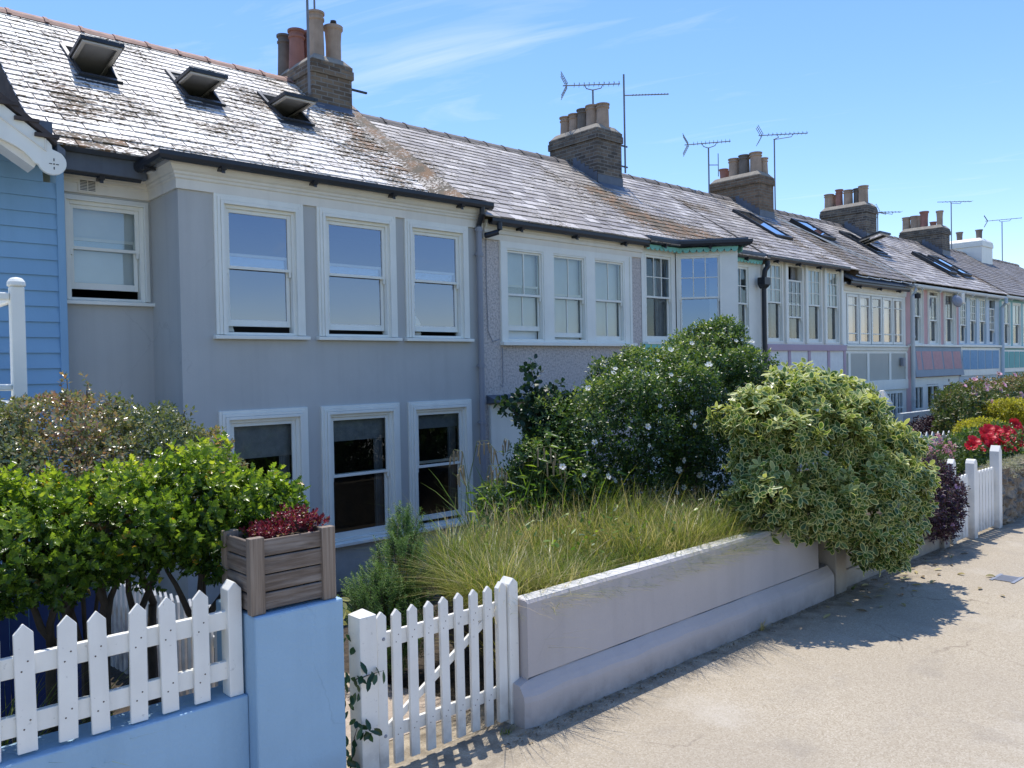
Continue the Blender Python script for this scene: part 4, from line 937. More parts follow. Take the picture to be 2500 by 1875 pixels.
m = MB(); m.tube([(6.86, 12.40, 7.0), (6.86, 12.40, 9.8)], .022, 8); m.build('mast', ALU, t); m = MB(); m.tube([(7.32, 12.98, 8.4), (7.32, 12.98, 9.8)], .018, 8); m.build('mast', ALU, t)
m = MB(); m.tube([(6.5, 12.4, 9.5), (7.9, 11.8, 9.5)], .014, 6); m.build('boom', ALU, t)

# ================================================================ front boundary
def picket(mb, x, w, z0, z1, y0, y1, hp=.04):
    mb.prism_y([(x - w/2, z0), (x + w/2, z0), (x + w/2, z1 - hp), (x, z1), (x - w/2, z1 - hp)], y0, y1)
def post(mb, x0, x1, y0, y1, z0, z1, hp=.035):
    mb.box(x0, x1, y0, y1, z0, z1 - hp); cx, cy = (x0 + x1) / 2, (y0 + y1) / 2; i = [mb.pt(p) for p in ((x0, y0, z1 - hp), (x1, y0, z1 - hp), (x1, y1, z1 - hp), (x0, y1, z1 - hp), (cx, cy, z1))]
    for k in range(4): mb.f.append((i[k], i[(k + 1) % 4], i[4]))

NAIL = paint('rusty_nail', (.10, .065, .045), .7, .3, 30)
def nails(o, pts, y, r=.0042):
    me = o.data; me.materials.append(NAIL)
    import bmesh
    bm = bmesh.new(); bm.from_mesh(me)
    for x, z in pts:
        f = bm.faces.new([bm.verts.new((x + r * math.cos(a * 1.0472), y, z + r * math.sin(a * 1.0472))) for a in range(6)]); f.material_index = 1
    bm.to_mesh(me); bm.free()
# blue low wall, blue pier
o = MB(); o.box(-2.0, 1.772, 3.965, 4.2, -.3, .685); o = tag(o.build('low_wall', BLUEP, None, bevel=.008), 'low sky blue rendered wall carrying the white picket fence', 'wall')
o = MB(); o.box(1.773, 2.274, 3.87, 4.36, -.3, 1.095); o = tag(o.build('gate_pier', BLUEP, None, bevel=.012), 'sky blue rendered pier under the wooden planter', 'pier')

# white picket fence on the low wall
t = thing('picket_fence', 'white pointed picket fence standing on the low blue wall', 'fence', (1.0, 4.05, .68))
src = MB(); picket(src, 0, .077, .697, 1.252, 4.0, 4.02, .042); src = src.build('picket', PICKW, None, bevel=.003)
nails(src, [(-.012, .80), (.013, .835), (-.013, 1.05), (.012, 1.09)], 3.9992); src.parent = t; src.location = Vector((1.555, 0, 0)) - Vector((1.0, 4.05, .68)); ORG[src] = ORG[t]
for x in (1.413, 1.255, 1.103, .949, .803, .65, .50, .35, .2): inst(src, t, (x + random.uniform(-.003, .003), 0, random.uniform(-.006, .006)), (0, R(random.uniform(-.9, .9)), 0))
m = MB(); m.box(-.5, 1.70, 4.0225, 4.055, 1.025, 1.116); m.build('rail', PICKW, t, bevel=.004)
m = MB(); m.box(-.5, 1.70, 4.0225, 4.055, .772, .863); m.build('rail', PICKW, t, bevel=.004)
m = MB(); m.prism_y([(1.688, .686), (1.760, .686), (1.760, 1.225), (1.724, 1.265), (1.688, 1.225)], 3.99, 4.085); m.build('post', PICKW, t, bevel=.005)

# wooden planter on the pier
t = thing('planter', 'weathered wooden trough planter standing on the blue pier', 'planter', (2.0, 4.06, 1.097))
for (x, y) in ((1.765, 3.892), (2.168, 3.892), (1.765, 4.195), (2.168, 4.195)):
    m = MB(); m.box(x, x + .078, y, y + .05, 1.098, 1.485); m.build('corner_post', WOODP, t, bevel=.004)
z = 1.112
for k in range(4):
    m = MB(); h = .084; w0 = 1.80
    m.box(1.79, 2.22, 3.906 + (.004 if k % 2 else 0), 3.93, z, z + h); m.box(1.79, 2.22, 4.205, 4.23, z, z + h)
    m.box(1.775, 1.795, 3.932, 4.2, z, z + h); m.box(2.212, 2.232, 3.932, 4.2, z, z + h)
    m.build('plank', WOOD, t, bevel=.006); z += .0905
m = MB(); m.box(1.797, 2.21, 3.932, 4.2, 1.38, 1.425); m.build('soil', SOIL, t)

# garden gate
t = thing('garden_gate', 'weathered white picket gate between blue pier and mauve wall', 'gate', (3.0, 3.98, .0))
src = MB(); picket(src, 0, .062, .032, .930, 3.965, 3.988, .033); src = src.build('picket', GATEW, None, bevel=.003)
nails(src, [(-.008, .20), (.009, .23), (-.009, .74), (.008, .78)], 3.9642, .0036); src.parent = t; src.location = Vector((2.679, 0, 0)) - ORG[t]; ORG[src] = ORG[t]
for x in (2.797, 2.914, 3.031, 3.147, 3.262, 3.378): inst(src, t, (x + random.uniform(-.002, .002), 0, random.uniform(-.006, .006)), (0, R(random.uniform(-.6, .6)), 0))
m = MB(); picket(m, 2.574, .066, .03, .934, 3.966, 3.988, .033); m.build('stile', GATEW, t, bevel=.003)
m = MB(); m.prism_y([(3.45, .03), (3.52, .03), (3.52, .90), (3.485, .937), (3.45, .90)], 3.95, 3.99); m.build('stile', GATEW, t, bevel=.003)
for za, zb in ((.712, .802), (.176, .25)):
    m = MB(); m.box(2.545, 3.50, 3.9905, 4.015, za, zb); m.build('rail', GATEW, t, bevel=.003)
m = MB(); m.hexa([(2.60, 3.992, .25), (2.68, 3.992, .25), (2.68, 4.013, .25), (2.60, 4.013, .25)], [(3.36, 3.992, .715), (3.45, 3.992, .715), (3.45, 4.013, .715), (3.36, 4.013, .715)]); m.build('brace', GATEW, t, bevel=.002)
for z in (.775, .215):
    m = MB(); m.M = Matrix.Translation((2.585, 3.966, z)) @ Matrix.Rotation(R(90), 4, 'X'); m.lathe([(.0, .006), (.008, .005), (.011, 0)], n=12, cap=False); m.build('bolt', GREYPL, t, fix=False)
t = thing('gate_post', 'square white gate post with pyramid top beside the blue pier', 'post', (2.455, 4.0, 0))
m = MB(); post(m, 2.41, 2.522, 3.935, 4.06, -.05, .972); m.build('shaft', GATEW, t, bevel=.005)
t = thing('gate_post', 'white gate post with pointed top against the end of the mauve wall', 'post', (3.56, 4.0, 0))
m = MB(); m.prism_y([(3.527, .0), (3.605, .0), (3.605, .915), (3.566, .952), (3.527, .915)], 3.93, 4.03); m.build('shaft', GATEW, t, bevel=.005)
t = thing('fence_post', 'narrow white fence board squeezed against the side of the blue pier', 'post', (2.3, 4.05, 0))
m = MB(); m.prism_y([(2.28, .0), (2.335, .0), (2.335, .89), (2.28, .93)], 3.98, 4.06); m.build('board', GATEW, t, bevel=.003)

# mauve garden wall with a rounded plinth
t = thing('garden_wall', 'smooth mauve grey rendered wall with rounded plinth beside the path', 'wall', (5.6, 3.9, 0))
n = 60; X0, X1 = 3.62, 7.60
V = []; F = []
prof = [(3.862, .30), (3.862, .782), (3.872, .797), (3.885, .80), (3.995, .80), (4.005, .79), (4.005, -.1)]
m = MB()
P2 = [(X0 + (X1 - X0) * i / n) for i in range(n + 1)]
rings = []
for i, x in enumerate(P2):
    dy = (x - X0) / (X1 - X0) * .05
    rings.append([m.pt((x, y + dy, z)) for y, z in prof])
for a, b in zip(rings, rings[1:]):
    for k in range(len(prof) - 1): m.f.append((a[k], b[k], b[k+1], a[k+1]))
m.f.append(tuple(rings[0])); m.f.append(tuple(reversed(rings[-1]))); m.build('wall', MAUVE, t, smooth=False)
m = MB(); m.hexa([(3.63, 3.875, .798), (7.59, 3.925, .798), (7.59, 4.043, .798), (3.63, 3.993, .798)], [(3.63, 3.875, .803), (7.59, 3.925, .803), (7.59, 4.043, .803), (3.63, 3.993, .803)]); m.build('sunlit_top', WTOP, t)  # thin paler sheet paints sunlight onto the wall's top face
m = MB(); rings = []; X0, X1 = 3.545, 7.80; n = 90
for i in range(n + 1):
    x = X0 + (X1 - X0) * i / n; dy = (x - X0) / (X1 - X0) * .05; e = max(0, 1 - i / 3) ** 2 * .03; w = .004 * math.sin(x * 5.1) + .003 * math.sin(x * 13 + 1)
    rings.append([m.pt((x, y + dy + w * f, z + w * f)) for y, z, f in ((3.80 + e, -.05, 1), (3.795 + e, .17, 1), (3.80 + e, .205, 1), (3.822 + e, .238, 1), (3.868, .292 - e, .4), (3.95, .30 - e, 0), (4.0, -.05, 0))])
for a, b in zip(rings, rings[1:]):
    for k in range(6): m.f.append((a[k], b[k], b[k+1], a[k+1]))
m.f.append(tuple(rings[0])); m.f.append(tuple(reversed(rings[-1]))); m.build('plinth', MAUVE, t, smooth=False)

# beige panelled concrete wall
t = thing('garden_wall', 'beige concrete wall with recessed panels under the variegated shrub', 'wall', (9.4, 3.95, 0))
m = MB(); m.box(7.86, 8.09, 3.86, 4.12, -.05, .53); m.build('pier', BEIGE, t, bevel=.012)
m = MB(); m.box(8.091, 10.86, 3.955, 4.06, .0, .50); m.build('panel', BEIGE, t, bevel=.008)
m = MB(); m.box(8.092, 10.86, 3.915, 3.953, -.05, .175); m.box(8.092, 10.86, 3.895, 4.08, .44, .505); m.build('plinth', BEIGE, t, bevel=.01)
m = MB(); m.box(9.42, 9.47, 3.91, 3.953, -.04, .178); m.box(10.68, 10.87, 3.86, 4.08, -.05, .51); m.build('pier', BEIGE, t, bevel=.01)

# second white gate, stone wall
t = thing('picket_fence', 'short white close boarded picket panel before the far gate', 'fence', (11.2, 3.86, 0))
src = MB(); src.prism_y([(-.046, .02), (.046, .02), (.046, .80), (.03, .825), (0, .835), (-.03, .825), (-.046, .80)], 3.845, 3.868); src = src.build('picket', GATEW, None, bevel=.003)
src.parent = t; src.location = Vector((10.96, 0, .02)) - ORG[t]; ORG[src] = ORG[t]
for x in (11.07, 11.18, 11.29, 11.40): inst(src, t, (x, 0, .02))
m = MB(); m.prism_y([(11.02, .0), (11.12, .0), (11.12, 1.02), (11.07, 1.075), (11.02, 1.02)], 3.87, 3.95); m.build('post', GATEW, t, bevel=.004)
m = MB(); m.box(10.9, 11.5, 3.869, 3.892, .62, .70); m.box(10.9, 11.5, 3.869, 3.892, .18, .26); m.build('rail', GATEW, t)
t = thing('garden_gate', 'tall white slatted gate next to the rubble stone wall', 'gate', (12.0, 3.86, 0))
src = MB(); src.prism_y([(-.043, .04), (.043, .04), (.043, .82), (.03, .845), (0, .855), (-.03, .845), (-.043, .82)], 3.845, 3.868); src = src.build('slat', GATEW, None, bevel=.003)
src.parent = t; src.location = Vector((11.70, 0, 0)) - ORG[t]; ORG[src] = ORG[t]
for k in range(1, 7): inst(src, t, (11.70 + .115 * k, 0, 0))
m = MB(); m.box(11.62, 12.47, 3.869, 3.892, .64, .72); m.box(11.62, 12.47, 3.869, 3.892, .16, .24); m.build('rail', GATEW, t)
t = thing('gate_post', 'white gate post with arched head hinging the far gate', 'post', (11.57, 3.86, 0))
m = MB(); m.prism_y([(11.52, .0), (11.635, .0), (11.635, .98), (11.61, 1.02), (11.578, 1.035), (11.545, 1.02), (11.52, .98)], 3.79, 3.90); m.build('shaft', GATEW, t, bevel=.005)
t = thing('gate_post', 'tallest white gate post with pointed top touching the stone wall', 'post', (12.53, 3.86, 0))
m = MB(); m.prism_y([(12.47, .0), (12.59, .0), (12.59, 1.06), (12.53, 1.14), (12.47, 1.06)], 3.79, 3.91); m.build('shaft', GATEW, t, bevel=.005)
# stone wall : a lumpy sheet of rubble
t = thing('stone_wall', 'rough brown rubble stone wall beyond the far white gate', 'wall', (16, 4.0, 0))
nx, nz = 160, 16; V = []; F = []
for j in range(nz + 1):
    for i in range(nx + 1):
        x = 12.62 + (22 - 12.62) * i / nx; z = -.05 + .80 * j / nz
        y = 3.83 + .05 * math.sin(x * 9 + 3 * math.sin(z * 9)) * math.sin(z * 17 + x * 3) + random.uniform(-.018, .018) + .10 * max(0, z - .5)
        V.append((x, y, z + (.05 * math.sin(x * 4) + random.uniform(-.02, .02) if j == nz else 0)))
for j in range(nz):
    for i in range(nx): a = j * (nx + 1) + i; F.append((a, a + 1, a + nx + 2, a + nx + 1))
np_mesh('stonework', V, F, STONE, t)
m = MB(); m.box(12.62, 22, 3.95, 4.3, -.05, .74); m.build('core', STONE, t)

# fence between the two gardens, navy screen, white garden wall, far picket fence
t = thing('picket_fence', 'white picket fence running back between the gardens behind the holly', 'fence', (2.36, 6, -.2))
src = MB(); src.prism_x([(-.035, -.0), (.035, -.0), (.035, .80), (0, .85), (-.035, .80)], 2.36, 2.38); src = src.build('picket', GATEW, None)
src.parent = t; src.location = Vector((0, 4.5, -.1)) - ORG[t]; ORG[src] = ORG[t]
for k in range(1, 30): inst(src, t, (0, 4.5 + .13 * k, -.1 - .011 * k))
m = MB(); m.hexa([(2.381, 4.4, .45), (2.405, 4.4, .45), (2.405, 8.3, .10), (2.381, 8.3, .10)], [(2.381, 4.4, .53), (2.405, 4.4, .53), (2.405, 8.3, .18), (2.381, 8.3, .18)]); m.build('rail', GATEW, t)
t = thing('garden_screen', 'navy blue boarded screen in shadow behind the holly trunks', 'screen', (1.3, 6.2, -.3))
m = MB()
for k in range(12): m.box(.35 + k * .115, .35 + k * .115 + .108, 6.2 + .004 * (k % 2), 6.23, -.3, 1.05)
m.build('boarding', DKBLUE, t)
m = MB(); m.box(.33, 1.75, 6.19, 6.25, 1.05, 1.10); m.build('cap_rail', DKBLUE, t)
o = MB(); o.box(19.7, 25.5, 8.0, 8.14, -.6, 1.12); tag(o.build('garden_wall', WHITE, None, bevel=.01), 'plain white garden wall in front of the pink house', 'wall')
t = thing('picket_fence', 'distant white picket fence behind the pink valerian flowers', 'fence', (16, 6, 0))
src = MB(); picket(src, 0, .13, .2, 1.06, 5.99, 6.01, .09); src = src.build('picket', GATEW, None); src.parent = t; src.location = Vector((15.0, 0, 0)) - ORG[t]; ORG[src] = ORG[t]
for k in range(1, 10): inst(src, t, (15.0 + .27 * k, 0, -.012 * k))
m = MB(); m.box(14.9, 17.6, 6.012, 6.04, .78, .88); m.build('rail', GATEW, t)

# parasol
t = thing('parasol', 'closed cream garden parasol in front of the french window', 'parasol', (18.45, 7.95, -.3))
m = MB(); prof = [(.02, 1.70), (.05, 1.69), (.10, 1.60), (.19, 1.42), (.20, 1.36), (.12, 1.34), (.15, 1.1), (.17, .8), (.15, .66)]; n = 24; rings = []
for r, z in prof: rings.append([m.pt((18.45 + r * (1 + .22 * math.cos(8 * 2*math.pi*k/n)) * math.cos(2*math.pi*k/n), 7.95 + r * (1 + .22 * math.cos(8*2*math.pi*k/n)) * math.sin(2*math.pi*k/n), z)) for k in range(n)])
for a, b in zip(rings, rings[1:]):
    for k in range(n): m.f.append((a[k], a[(k+1) % n], b[(k+1) % n], b[k]))
m.build('canopy', CREAM, t); m = MB(); m.tube([(18.45, 7.95, -.3), (18.45, 7.95, 1.70)], .02, 8); m.build('pole', WOODP, t)
o = MB()
for k in range(9): o.box(9.5 + k * .03, 9.5 + k * .03 + .016, 2.78, 2.95, .004, .010)
o.box(9.46, 9.8, 2.75, 2.78, .004, .009); o.box(9.46, 9.8, 2.95, 2.98, .004, .009)
tag(o.build('drain_cover', GREYPL, None), 'small grey slotted drain cover set in the path', 'drain cover')

# ================================================================ vegetation
def unit(a): return a / np.maximum(1e-9, np.linalg.norm(a, axis=-1, keepdims=True))
def T_full():   # folded oval leaf, 8 triangles, rim 1 on the margin
    v = np.array([(0, 0, 0), (.18, .30, .02), (.45, .5, .03), (.76, .40, .01), (1, 0, -.06), (.76, -.40, .01), (.45, -.5, .03), (.18, -.30, .02), (.5, 0, -.03)]); return v, np.array([(i, 8, (i + 1) % 8) for i in range(8)]), np.array([.95,1,1,1,1,1,1,1,0.])
def T_dia():
    v = np.array([(0, 0, 0), (.45, .5, .10), (1, 0, -.03), (.45, -.5, .10)]); return v, np.array([(0,2,1),(0,3,2)]), np.ones(4)
def T_lance():
    v = np.array([(0, 0, 0), (.4, .5, .03), (1, 0, -.22), (.4, -.5, .03)]); return v, np.array([(0,2,1),(0,3,2)]), np.ones(4)
def T_holly():
    up_ = [(.10, .22, 0), (.20, .52, .10), (.33, .27, -.02), (.48, .56, .12), (.60, .26, -.02), (.74, .44, .11), (.84, .15, -.02)]
    v = [(0, 0, 0)] + up_ + [(1.02, 0, -.06)] + [(a, -b, c) for a, b, c in reversed(up_)] + [(.5, 0, -.10)]
    k = len(v) - 1; return np.array(v), np.array([(i, k, (i + 1) % k) for i in range(k)]), np.ones(k + 1)
FULL, DIA, LANCE, HOLLY = T_full(), T_dia(), T_lance(), T_holly()

def leaves(name, P, D, N, L, Wd, tmpl, mat, parent, tint):
    tv, tf, tr = tmpl; n = len(P); D = unit(D); S = unit(np.cross(D, N)); N = np.cross(S, D)
    L = np.broadcast_to(np.asarray(L), (n,))[:, None, None]; Wd = np.broadcast_to(np.asarray(Wd), (n,))[:, None, None]
    V = P[:, None] + D[:, None] * (tv[None, :, :1] * L) + S[:, None] * (tv[None, :, 1:2] * Wd) + N[:, None] * (tv[None, :, 2:3] * L)
    k = len(tv); F = (tf[None] + (np.arange(n) * k)[:, None, None]).reshape(-1, 3)
    return np_mesh(name, V.reshape(-1, 3), F, mat, parent, {'tint': np.repeat(np.clip(tint, 0, 1), k), 'rim': np.tile(tr, n)}, smooth=True)

def shell(ells, n, depth=.18, lump=.14, inner=.2, freq=5., zmin=-9):
    """points on the lumpy skin of a union of ellipsoids, with outward normals and a 0..1 depth"""
    E = np.array(ells, float); C, Q = E[:, :3], E[:, 3:6]
    w = (Q[:, 0] * Q[:, 1] + Q[:, 1] * Q[:, 2] + Q[:, 0] * Q[:, 2]); w = w / w.sum()
    P = np.zeros((0, 3)); N = P; Dp = np.zeros(0)
    while len(P) < n:
        i = rng.choice(len(E), size=n, p=w); u = unit(rng.normal(size=(n, 3)))
        d = np.abs(rng.normal(size=n)) * depth; d = np.where(rng.random(n) < inner, rng.random(n) * .55, d)
        k = freq; ph = i * 1.7
        lm = lump * (np.sin(u[:, 0]*k*1.3+ph)*np.sin(u[:, 1]*k+2*ph)*np.sin(u[:, 2]*k*1.1+ph*.7)*1.6 + .5*np.sin(u[:, 0]*k*2.7+ph)*np.sin(u[:, 2]*k*2.3-ph))
        p = C[i] + u * Q[i] * (1 + lm - d)[:, None]
        ok = p[:, 2] > zmin
        for j in range(len(E)):
            q = ((p - C[j]) / Q[j]); ok &= (i == j) | ((q ** 2).sum(1) > .62)
        P = np.vstack([P, p[ok]]); N = np.vstack([N, unit(u / Q[i])[ok]]); Dp = np.append(Dp, np.clip(d[ok] * 2, 0, 1))
    return P[:n], N[:n], Dp[:n]

def clumps(ells, n, r=(.14, .26), flat=.75, nmin=-.2):
    P, N, _ = shell(ells, n * 6, .02, .08, 0.)
    k = np.where(N[:, 2] > nmin)[0][:n]
    return list(ells) + [(*P[i], q, q, q * flat) for i, q in zip(k, rng.uniform(r[0], r[1], n))]
def sprigs(P, N, k, ln, spread=(.8, 1.35), up=.45, jit=.35, droop=0.):
    """k leaves whorled along a short shoot at every point"""
    n = len(P); A = unit(N * .75 + np.array([0, 0, up]) + rng.normal(size=(n, 3)) * jit)
    T1 = unit(np.cross(A, rng.normal(size=(n, 3)))); T2 = np.cross(A, T1)
    j = np.arange(k); ang = (j * 2.4)[None] + rng.random((n, 1)) * 6.28 + rng.normal(size=(n, k)) * .25
    ph = np.linspace(spread[1], spread[0], k)[None] + rng.normal(size=(n, k)) * .14
    rad = np.cos(ang)[..., None] * T1[:, None] + np.sin(ang)[..., None] * T2[:, None]
    D = A[:, None] * np.cos(ph)[..., None] + rad * np.sin(ph)[..., None] + np.array([0, 0, -droop])
    B = P[:, None] + A[:, None] * (j / k * ln)[None, :, None]
    Nn = A[:, None] * np.sin(ph)[..., None] - rad * np.cos(ph)[..., None] + rng.normal(size=(n, k, 3)) * .18
    return B.reshape(-1, 3), unit(D.reshape(-1, 3)), Nn.reshape(-1, 3)

def limbs(name, parent, base, targets, r0, mat=BARK, bend=.12, n=7):
    m = MB(); b = Vector(base)
    for tg in targets:
        e = Vector(tg); pts = []; rr = []
        o1 = Vector((random.uniform(-1, 1), random.uniform(-1, 1), random.uniform(-.3, .3))) * bend
        for i in range(7):
            f = i / 6; pts.append(b.lerp(e, f) + o1 * math.sin(f * 3.14) + Vector((random.uniform(-1, 1), random.uniform(-1, 1), 0)) * .012); rr.append(r0 * (1 - .78 * f))
        m.tube(pts, rr, n)
    return m.build(name, mat, parent, smooth=True)

# --- leaf materials
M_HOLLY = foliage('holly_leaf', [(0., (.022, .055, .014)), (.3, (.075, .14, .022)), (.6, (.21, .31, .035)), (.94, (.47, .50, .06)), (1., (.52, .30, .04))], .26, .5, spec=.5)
M_BRONZE = foliage('bronze_leaf', [(0., (.09, .12, .05)), (.4, (.21, .24, .10)), (.7, (.34, .25, .15)), (1., (.42, .15, .11))], .25, .3, spec=.8)
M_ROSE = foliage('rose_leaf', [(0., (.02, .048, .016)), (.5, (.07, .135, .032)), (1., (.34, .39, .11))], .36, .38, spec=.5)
M_ROUND = foliage('round_leaf', [(0., (.010, .028, .018)), (.6, (.022, .055, .028)), (1., (.08, .13, .03))], .4, .25)
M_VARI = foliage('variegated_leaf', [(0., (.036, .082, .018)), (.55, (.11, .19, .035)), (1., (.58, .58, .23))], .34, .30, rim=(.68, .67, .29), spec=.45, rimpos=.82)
M_GRASS = foliage('grass_blade', [(0., (.035, .07, .015)), (.3, (.13, .19, .03)), (.58, (.28, .29, .06)), (.82, (.43, .37, .17)), (1., (.56, .45, .32))], .35, .42)
M_ROSEM = foliage('rosemary_leaf', [(0., (.03, .07, .025)), (.6, (.085, .17, .045)), (1., (.20, .29, .08))], .5, .3)
M_LILY = foliage('broad_leaf', [(0., (.04, .09, .02)), (.6, (.11, .20, .03)), (1., (.28, .36, .05))], .35, .45)
M_SEDUM = foliage('red_succulent_leaf', [(0., (.07, .008, .015)), (.6, (.20, .018, .035)), (.93, (.32, .04, .06)), (1., (.35, .30, .05))], .35, .15)
M_PURP = foliage('purple_leaf', [(0., (.03, .02, .035)), (.6, (.07, .032, .05)), (.85, (.14, .065, .11)), (1., (.10, .12, .05))], .4, .2)
M_MAPLE = foliage('dark_maple_leaf', [(0., (.012, .006, .012)), (1., (.045, .012, .028))], .5, .2)
M_YEL = foliage('golden_leaf', [(0., (.16, .17, .02)), (.5, (.42, .38, .04)), (1., (.60, .52, .07))], .5, .4)
M_HEDGE = foliage('hedge_leaf', [(0., (.045, .08, .025)), (.55, (.13, .17, .05)), (.8, (.27, .18, .09)), (1., (.36, .16, .12))], .4, .3)
M_CLIMB = foliage('climber_leaf', [(0., (.012, .04, .012)), (.6, (.03, .075, .02)), (.9, (.08, .13, .03)), (1., (.45, .40, .12))], .3, .25, spec=.5)
M_SILV = foliage('silver_leaf', [(0., (.24, .24, .16)), (1., (.50, .48, .36))], .7, .2)
M_WPET = foliage('white_petal', [(0., (.55, .45, .08)), (.25, (.8, .78, .7)), (1., (.84, .83, .78))], .6, .3)
M_RPET = foliage('red_petal', [(0., (.28, .004, .012)), (1., (.62, .012, .03))], .5, .25)
M_PPET = foliage('pink_petal', [(0., (.55, .16, .32)), (.6, (.70, .34, .50)), (1., (.78, .55, .62))], .6, .3)
M_MPET = foliage('mauve_petal', [(0., (.30, .14, .36)), (1., (.55, .35, .55))], .6, .3)
M_LITTER = foliage('fallen_leaf', [(0., (.09, .06, .035)), (.5, (.28, .21, .12)), (1., (.50, .44, .20))], .8, .1)

# --- holly hedge behind the white picket fence
t = thing('holly_hedge', 'clipped bright green holly with spiny leaves behind the white picket fence', 'hedge', (1.3, 4.6, -.1))
EH = [(.35, 4.7, 1.50, .50, .42, .26), (.85, 4.62, 1.52, .42, .40, .27), (1.35, 4.62, 1.52, .42, .40, .27), (1.80, 4.62, 1.57, .34, .38, .29), (2.12, 4.58, 1.50, .25, .30, .20), (.4, 4.5, 1.36, .5, .3, .17), (.9, 4.48, 1.38, .4, .25, .16), (1.86, 4.42, 1.36, .16, .2, .2)]
P, N, Dp = shell(EH, 2700, .14, .17, .30, 7.); sh = np.array([(.55, 4.5, 1.78), (1.05, 4.5, 1.80), (1.72, 4.5, 1.86), (1.9, 4.45, 1.88), (2.26, 4.45, 1.60), (.75, 4.45, 1.80), (1.4, 4.45, 1.80)]); sp = np.concatenate([sh + np.array([0, 0, .03 * k - .04]) for k in range(3)]); P = np.vstack([P, sp]); N = np.vstack([N, np.tile((0, 0, 1.), (len(sp), 1))]); Dp = np.append(Dp, np.zeros(len(sp))); B_, D_, N_ = sprigs(P, N, 7, .07, (.5, 1.35), .5, .4)
hz = np.repeat((P[:, 2] - 1.2) / .62, 7); tt = rng.random(len(B_)) * .5 + hz * .42 - np.repeat(Dp, 7) * .3 + np.where(rng.random(len(B_)) < .012, .6, 0)  # sunlit crown and shaded inside painted in: tint rises with height, drops with depth
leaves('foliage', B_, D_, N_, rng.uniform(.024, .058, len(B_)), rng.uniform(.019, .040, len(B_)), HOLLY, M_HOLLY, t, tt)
for bx, by, tg in ((1.82, 4.7, ((1.55, 4.6, 1.4), (2.05, 4.55, 1.45), (1.9, 4.7, 1.7), (1.7, 4.5, 1.5), (2.2, 4.5, 1.45))), (1.33, 4.75, ((1.2, 4.6, 1.5), (1.5, 4.6, 1.5), (1.35, 4.7, 1.6))), (1.52, 4.9, ((1.4, 4.7, 1.5), (1.65, 4.7, 1.55))), (1.08, 4.8, ((.9, 4.6, 1.5), (1.15, 4.6, 1.6))), (.78, 4.75, ((.6, 4.6, 1.5), (.9, 4.6, 1.5))), (1.2, 5.0, ((1.2, 4.8, 1.6),)), (1.66, 5.0, ((1.62, 4.8, 1.6),)), (.5, 4.9, ((.4, 4.6, 1.6),))):
    fk = random.uniform(.85, 1.1); m = MB(); m.tube([(bx + .02, by, -.2), (bx, by + .01, .4), (bx - .01, by, fk * .8), (bx, by, fk)], [.034, .029, .026, .024], 8); m.build('trunk', BARK, t, smooth=True)
    limbs('branch', t, (bx, by, fk), tg, .022, bend=.06)
# --- bronze leaved hedge behind it
t = thing('hedge', 'small leaved bronze and green hedge with loose shoots behind the holly', 'hedge', (1.6, 5.4, -.2))
EB = [(.75, 5.4, 1.76, .60, .5, .38), (1.3, 5.45, 1.80, .45, .5, .40), (1.75, 5.4, 1.74, .35, .45, .36), (2.05, 5.35, 1.64, .24, .4, .30), (1.3, 5.15, 1.55, .95, .4, .4), (.3, 5.4, 1.74, .4, .5, .36)]
P, N, Dp = shell(EB, 9000, .10, .10, .15); sh = np.array([(1.33, 5.4, 2.12), (1.45, 5.4, 2.10), (.78, 5.3, 2.05), (.9, 5.35, 2.08), (.85, 5.3, 2.05), (2.0, 5.3, 1.90), (1.62, 5.4, 2.0), (.65, 5.3, 2.0)])
sp = np.concatenate([sh + np.array([0, 0, .03 * k]) + rng.normal(size=sh.shape) * .012 for k in range(7)]); P = np.vstack([P, sp]); N = np.vstack([N, np.tile((0, 0, 1.), (len(sp), 1))]); Dp = np.append(Dp, np.zeros(len(sp)))
B_, D_, N_ = sprigs(P, N, 6, .05, (.5, 1.4), .5, .5); leaves('foliage', B_, D_, N_, rng.uniform(.022, .038, len(B_)), rng.uniform(.014, .023, len(B_)), DIA, M_BRONZE, t, rng.random(len(B_)) * .6 + np.repeat(np.sin(P[:, 0] * 6) * .2 + .12, 6))
limbs('branch', t, (1.4, 5.4, .6), [tuple(s_ + np.array([0, 0, .18])) for s_ in sh], .014, bend=.05); m = MB(); m.tube([(1.4, 5.4, -.3), (1.4, 5.4, .62)], [.04, .03], 8); m.build('trunk', BARK, t)

# --- red succulent in the planter
t = thing('sedum_plant', 'crimson leaved succulent growing in the wooden planter', 'plant', (2.05, 4.08, 1.42))
P = np.stack([rng.uniform(1.86, 2.22, 330), rng.uniform(3.95, 4.2, 330), np.zeros(330)], 1); P[:, 2] = 1.44 + .09 * np.exp(-((P[:, 0] - 2.12) / .10) ** 2) * rng.random(330) + .05 * rng.random(330)
P = np.vstack([P, np.stack([rng.uniform(2.18, 2.27, 30), rng.uniform(3.98, 4.15, 30), rng.uniform(1.47, 1.53, 30)], 1)])
N = np.tile((0, -.1, 1.), (len(P), 1)); B_, D_, N_ = sprigs(P, N, 8, .025, (.5, 1.3), .5, .5); leaves('foliage', B_, D_, N_, .017, .013, DIA, M_SEDUM, t, rng.random(len(B_)))

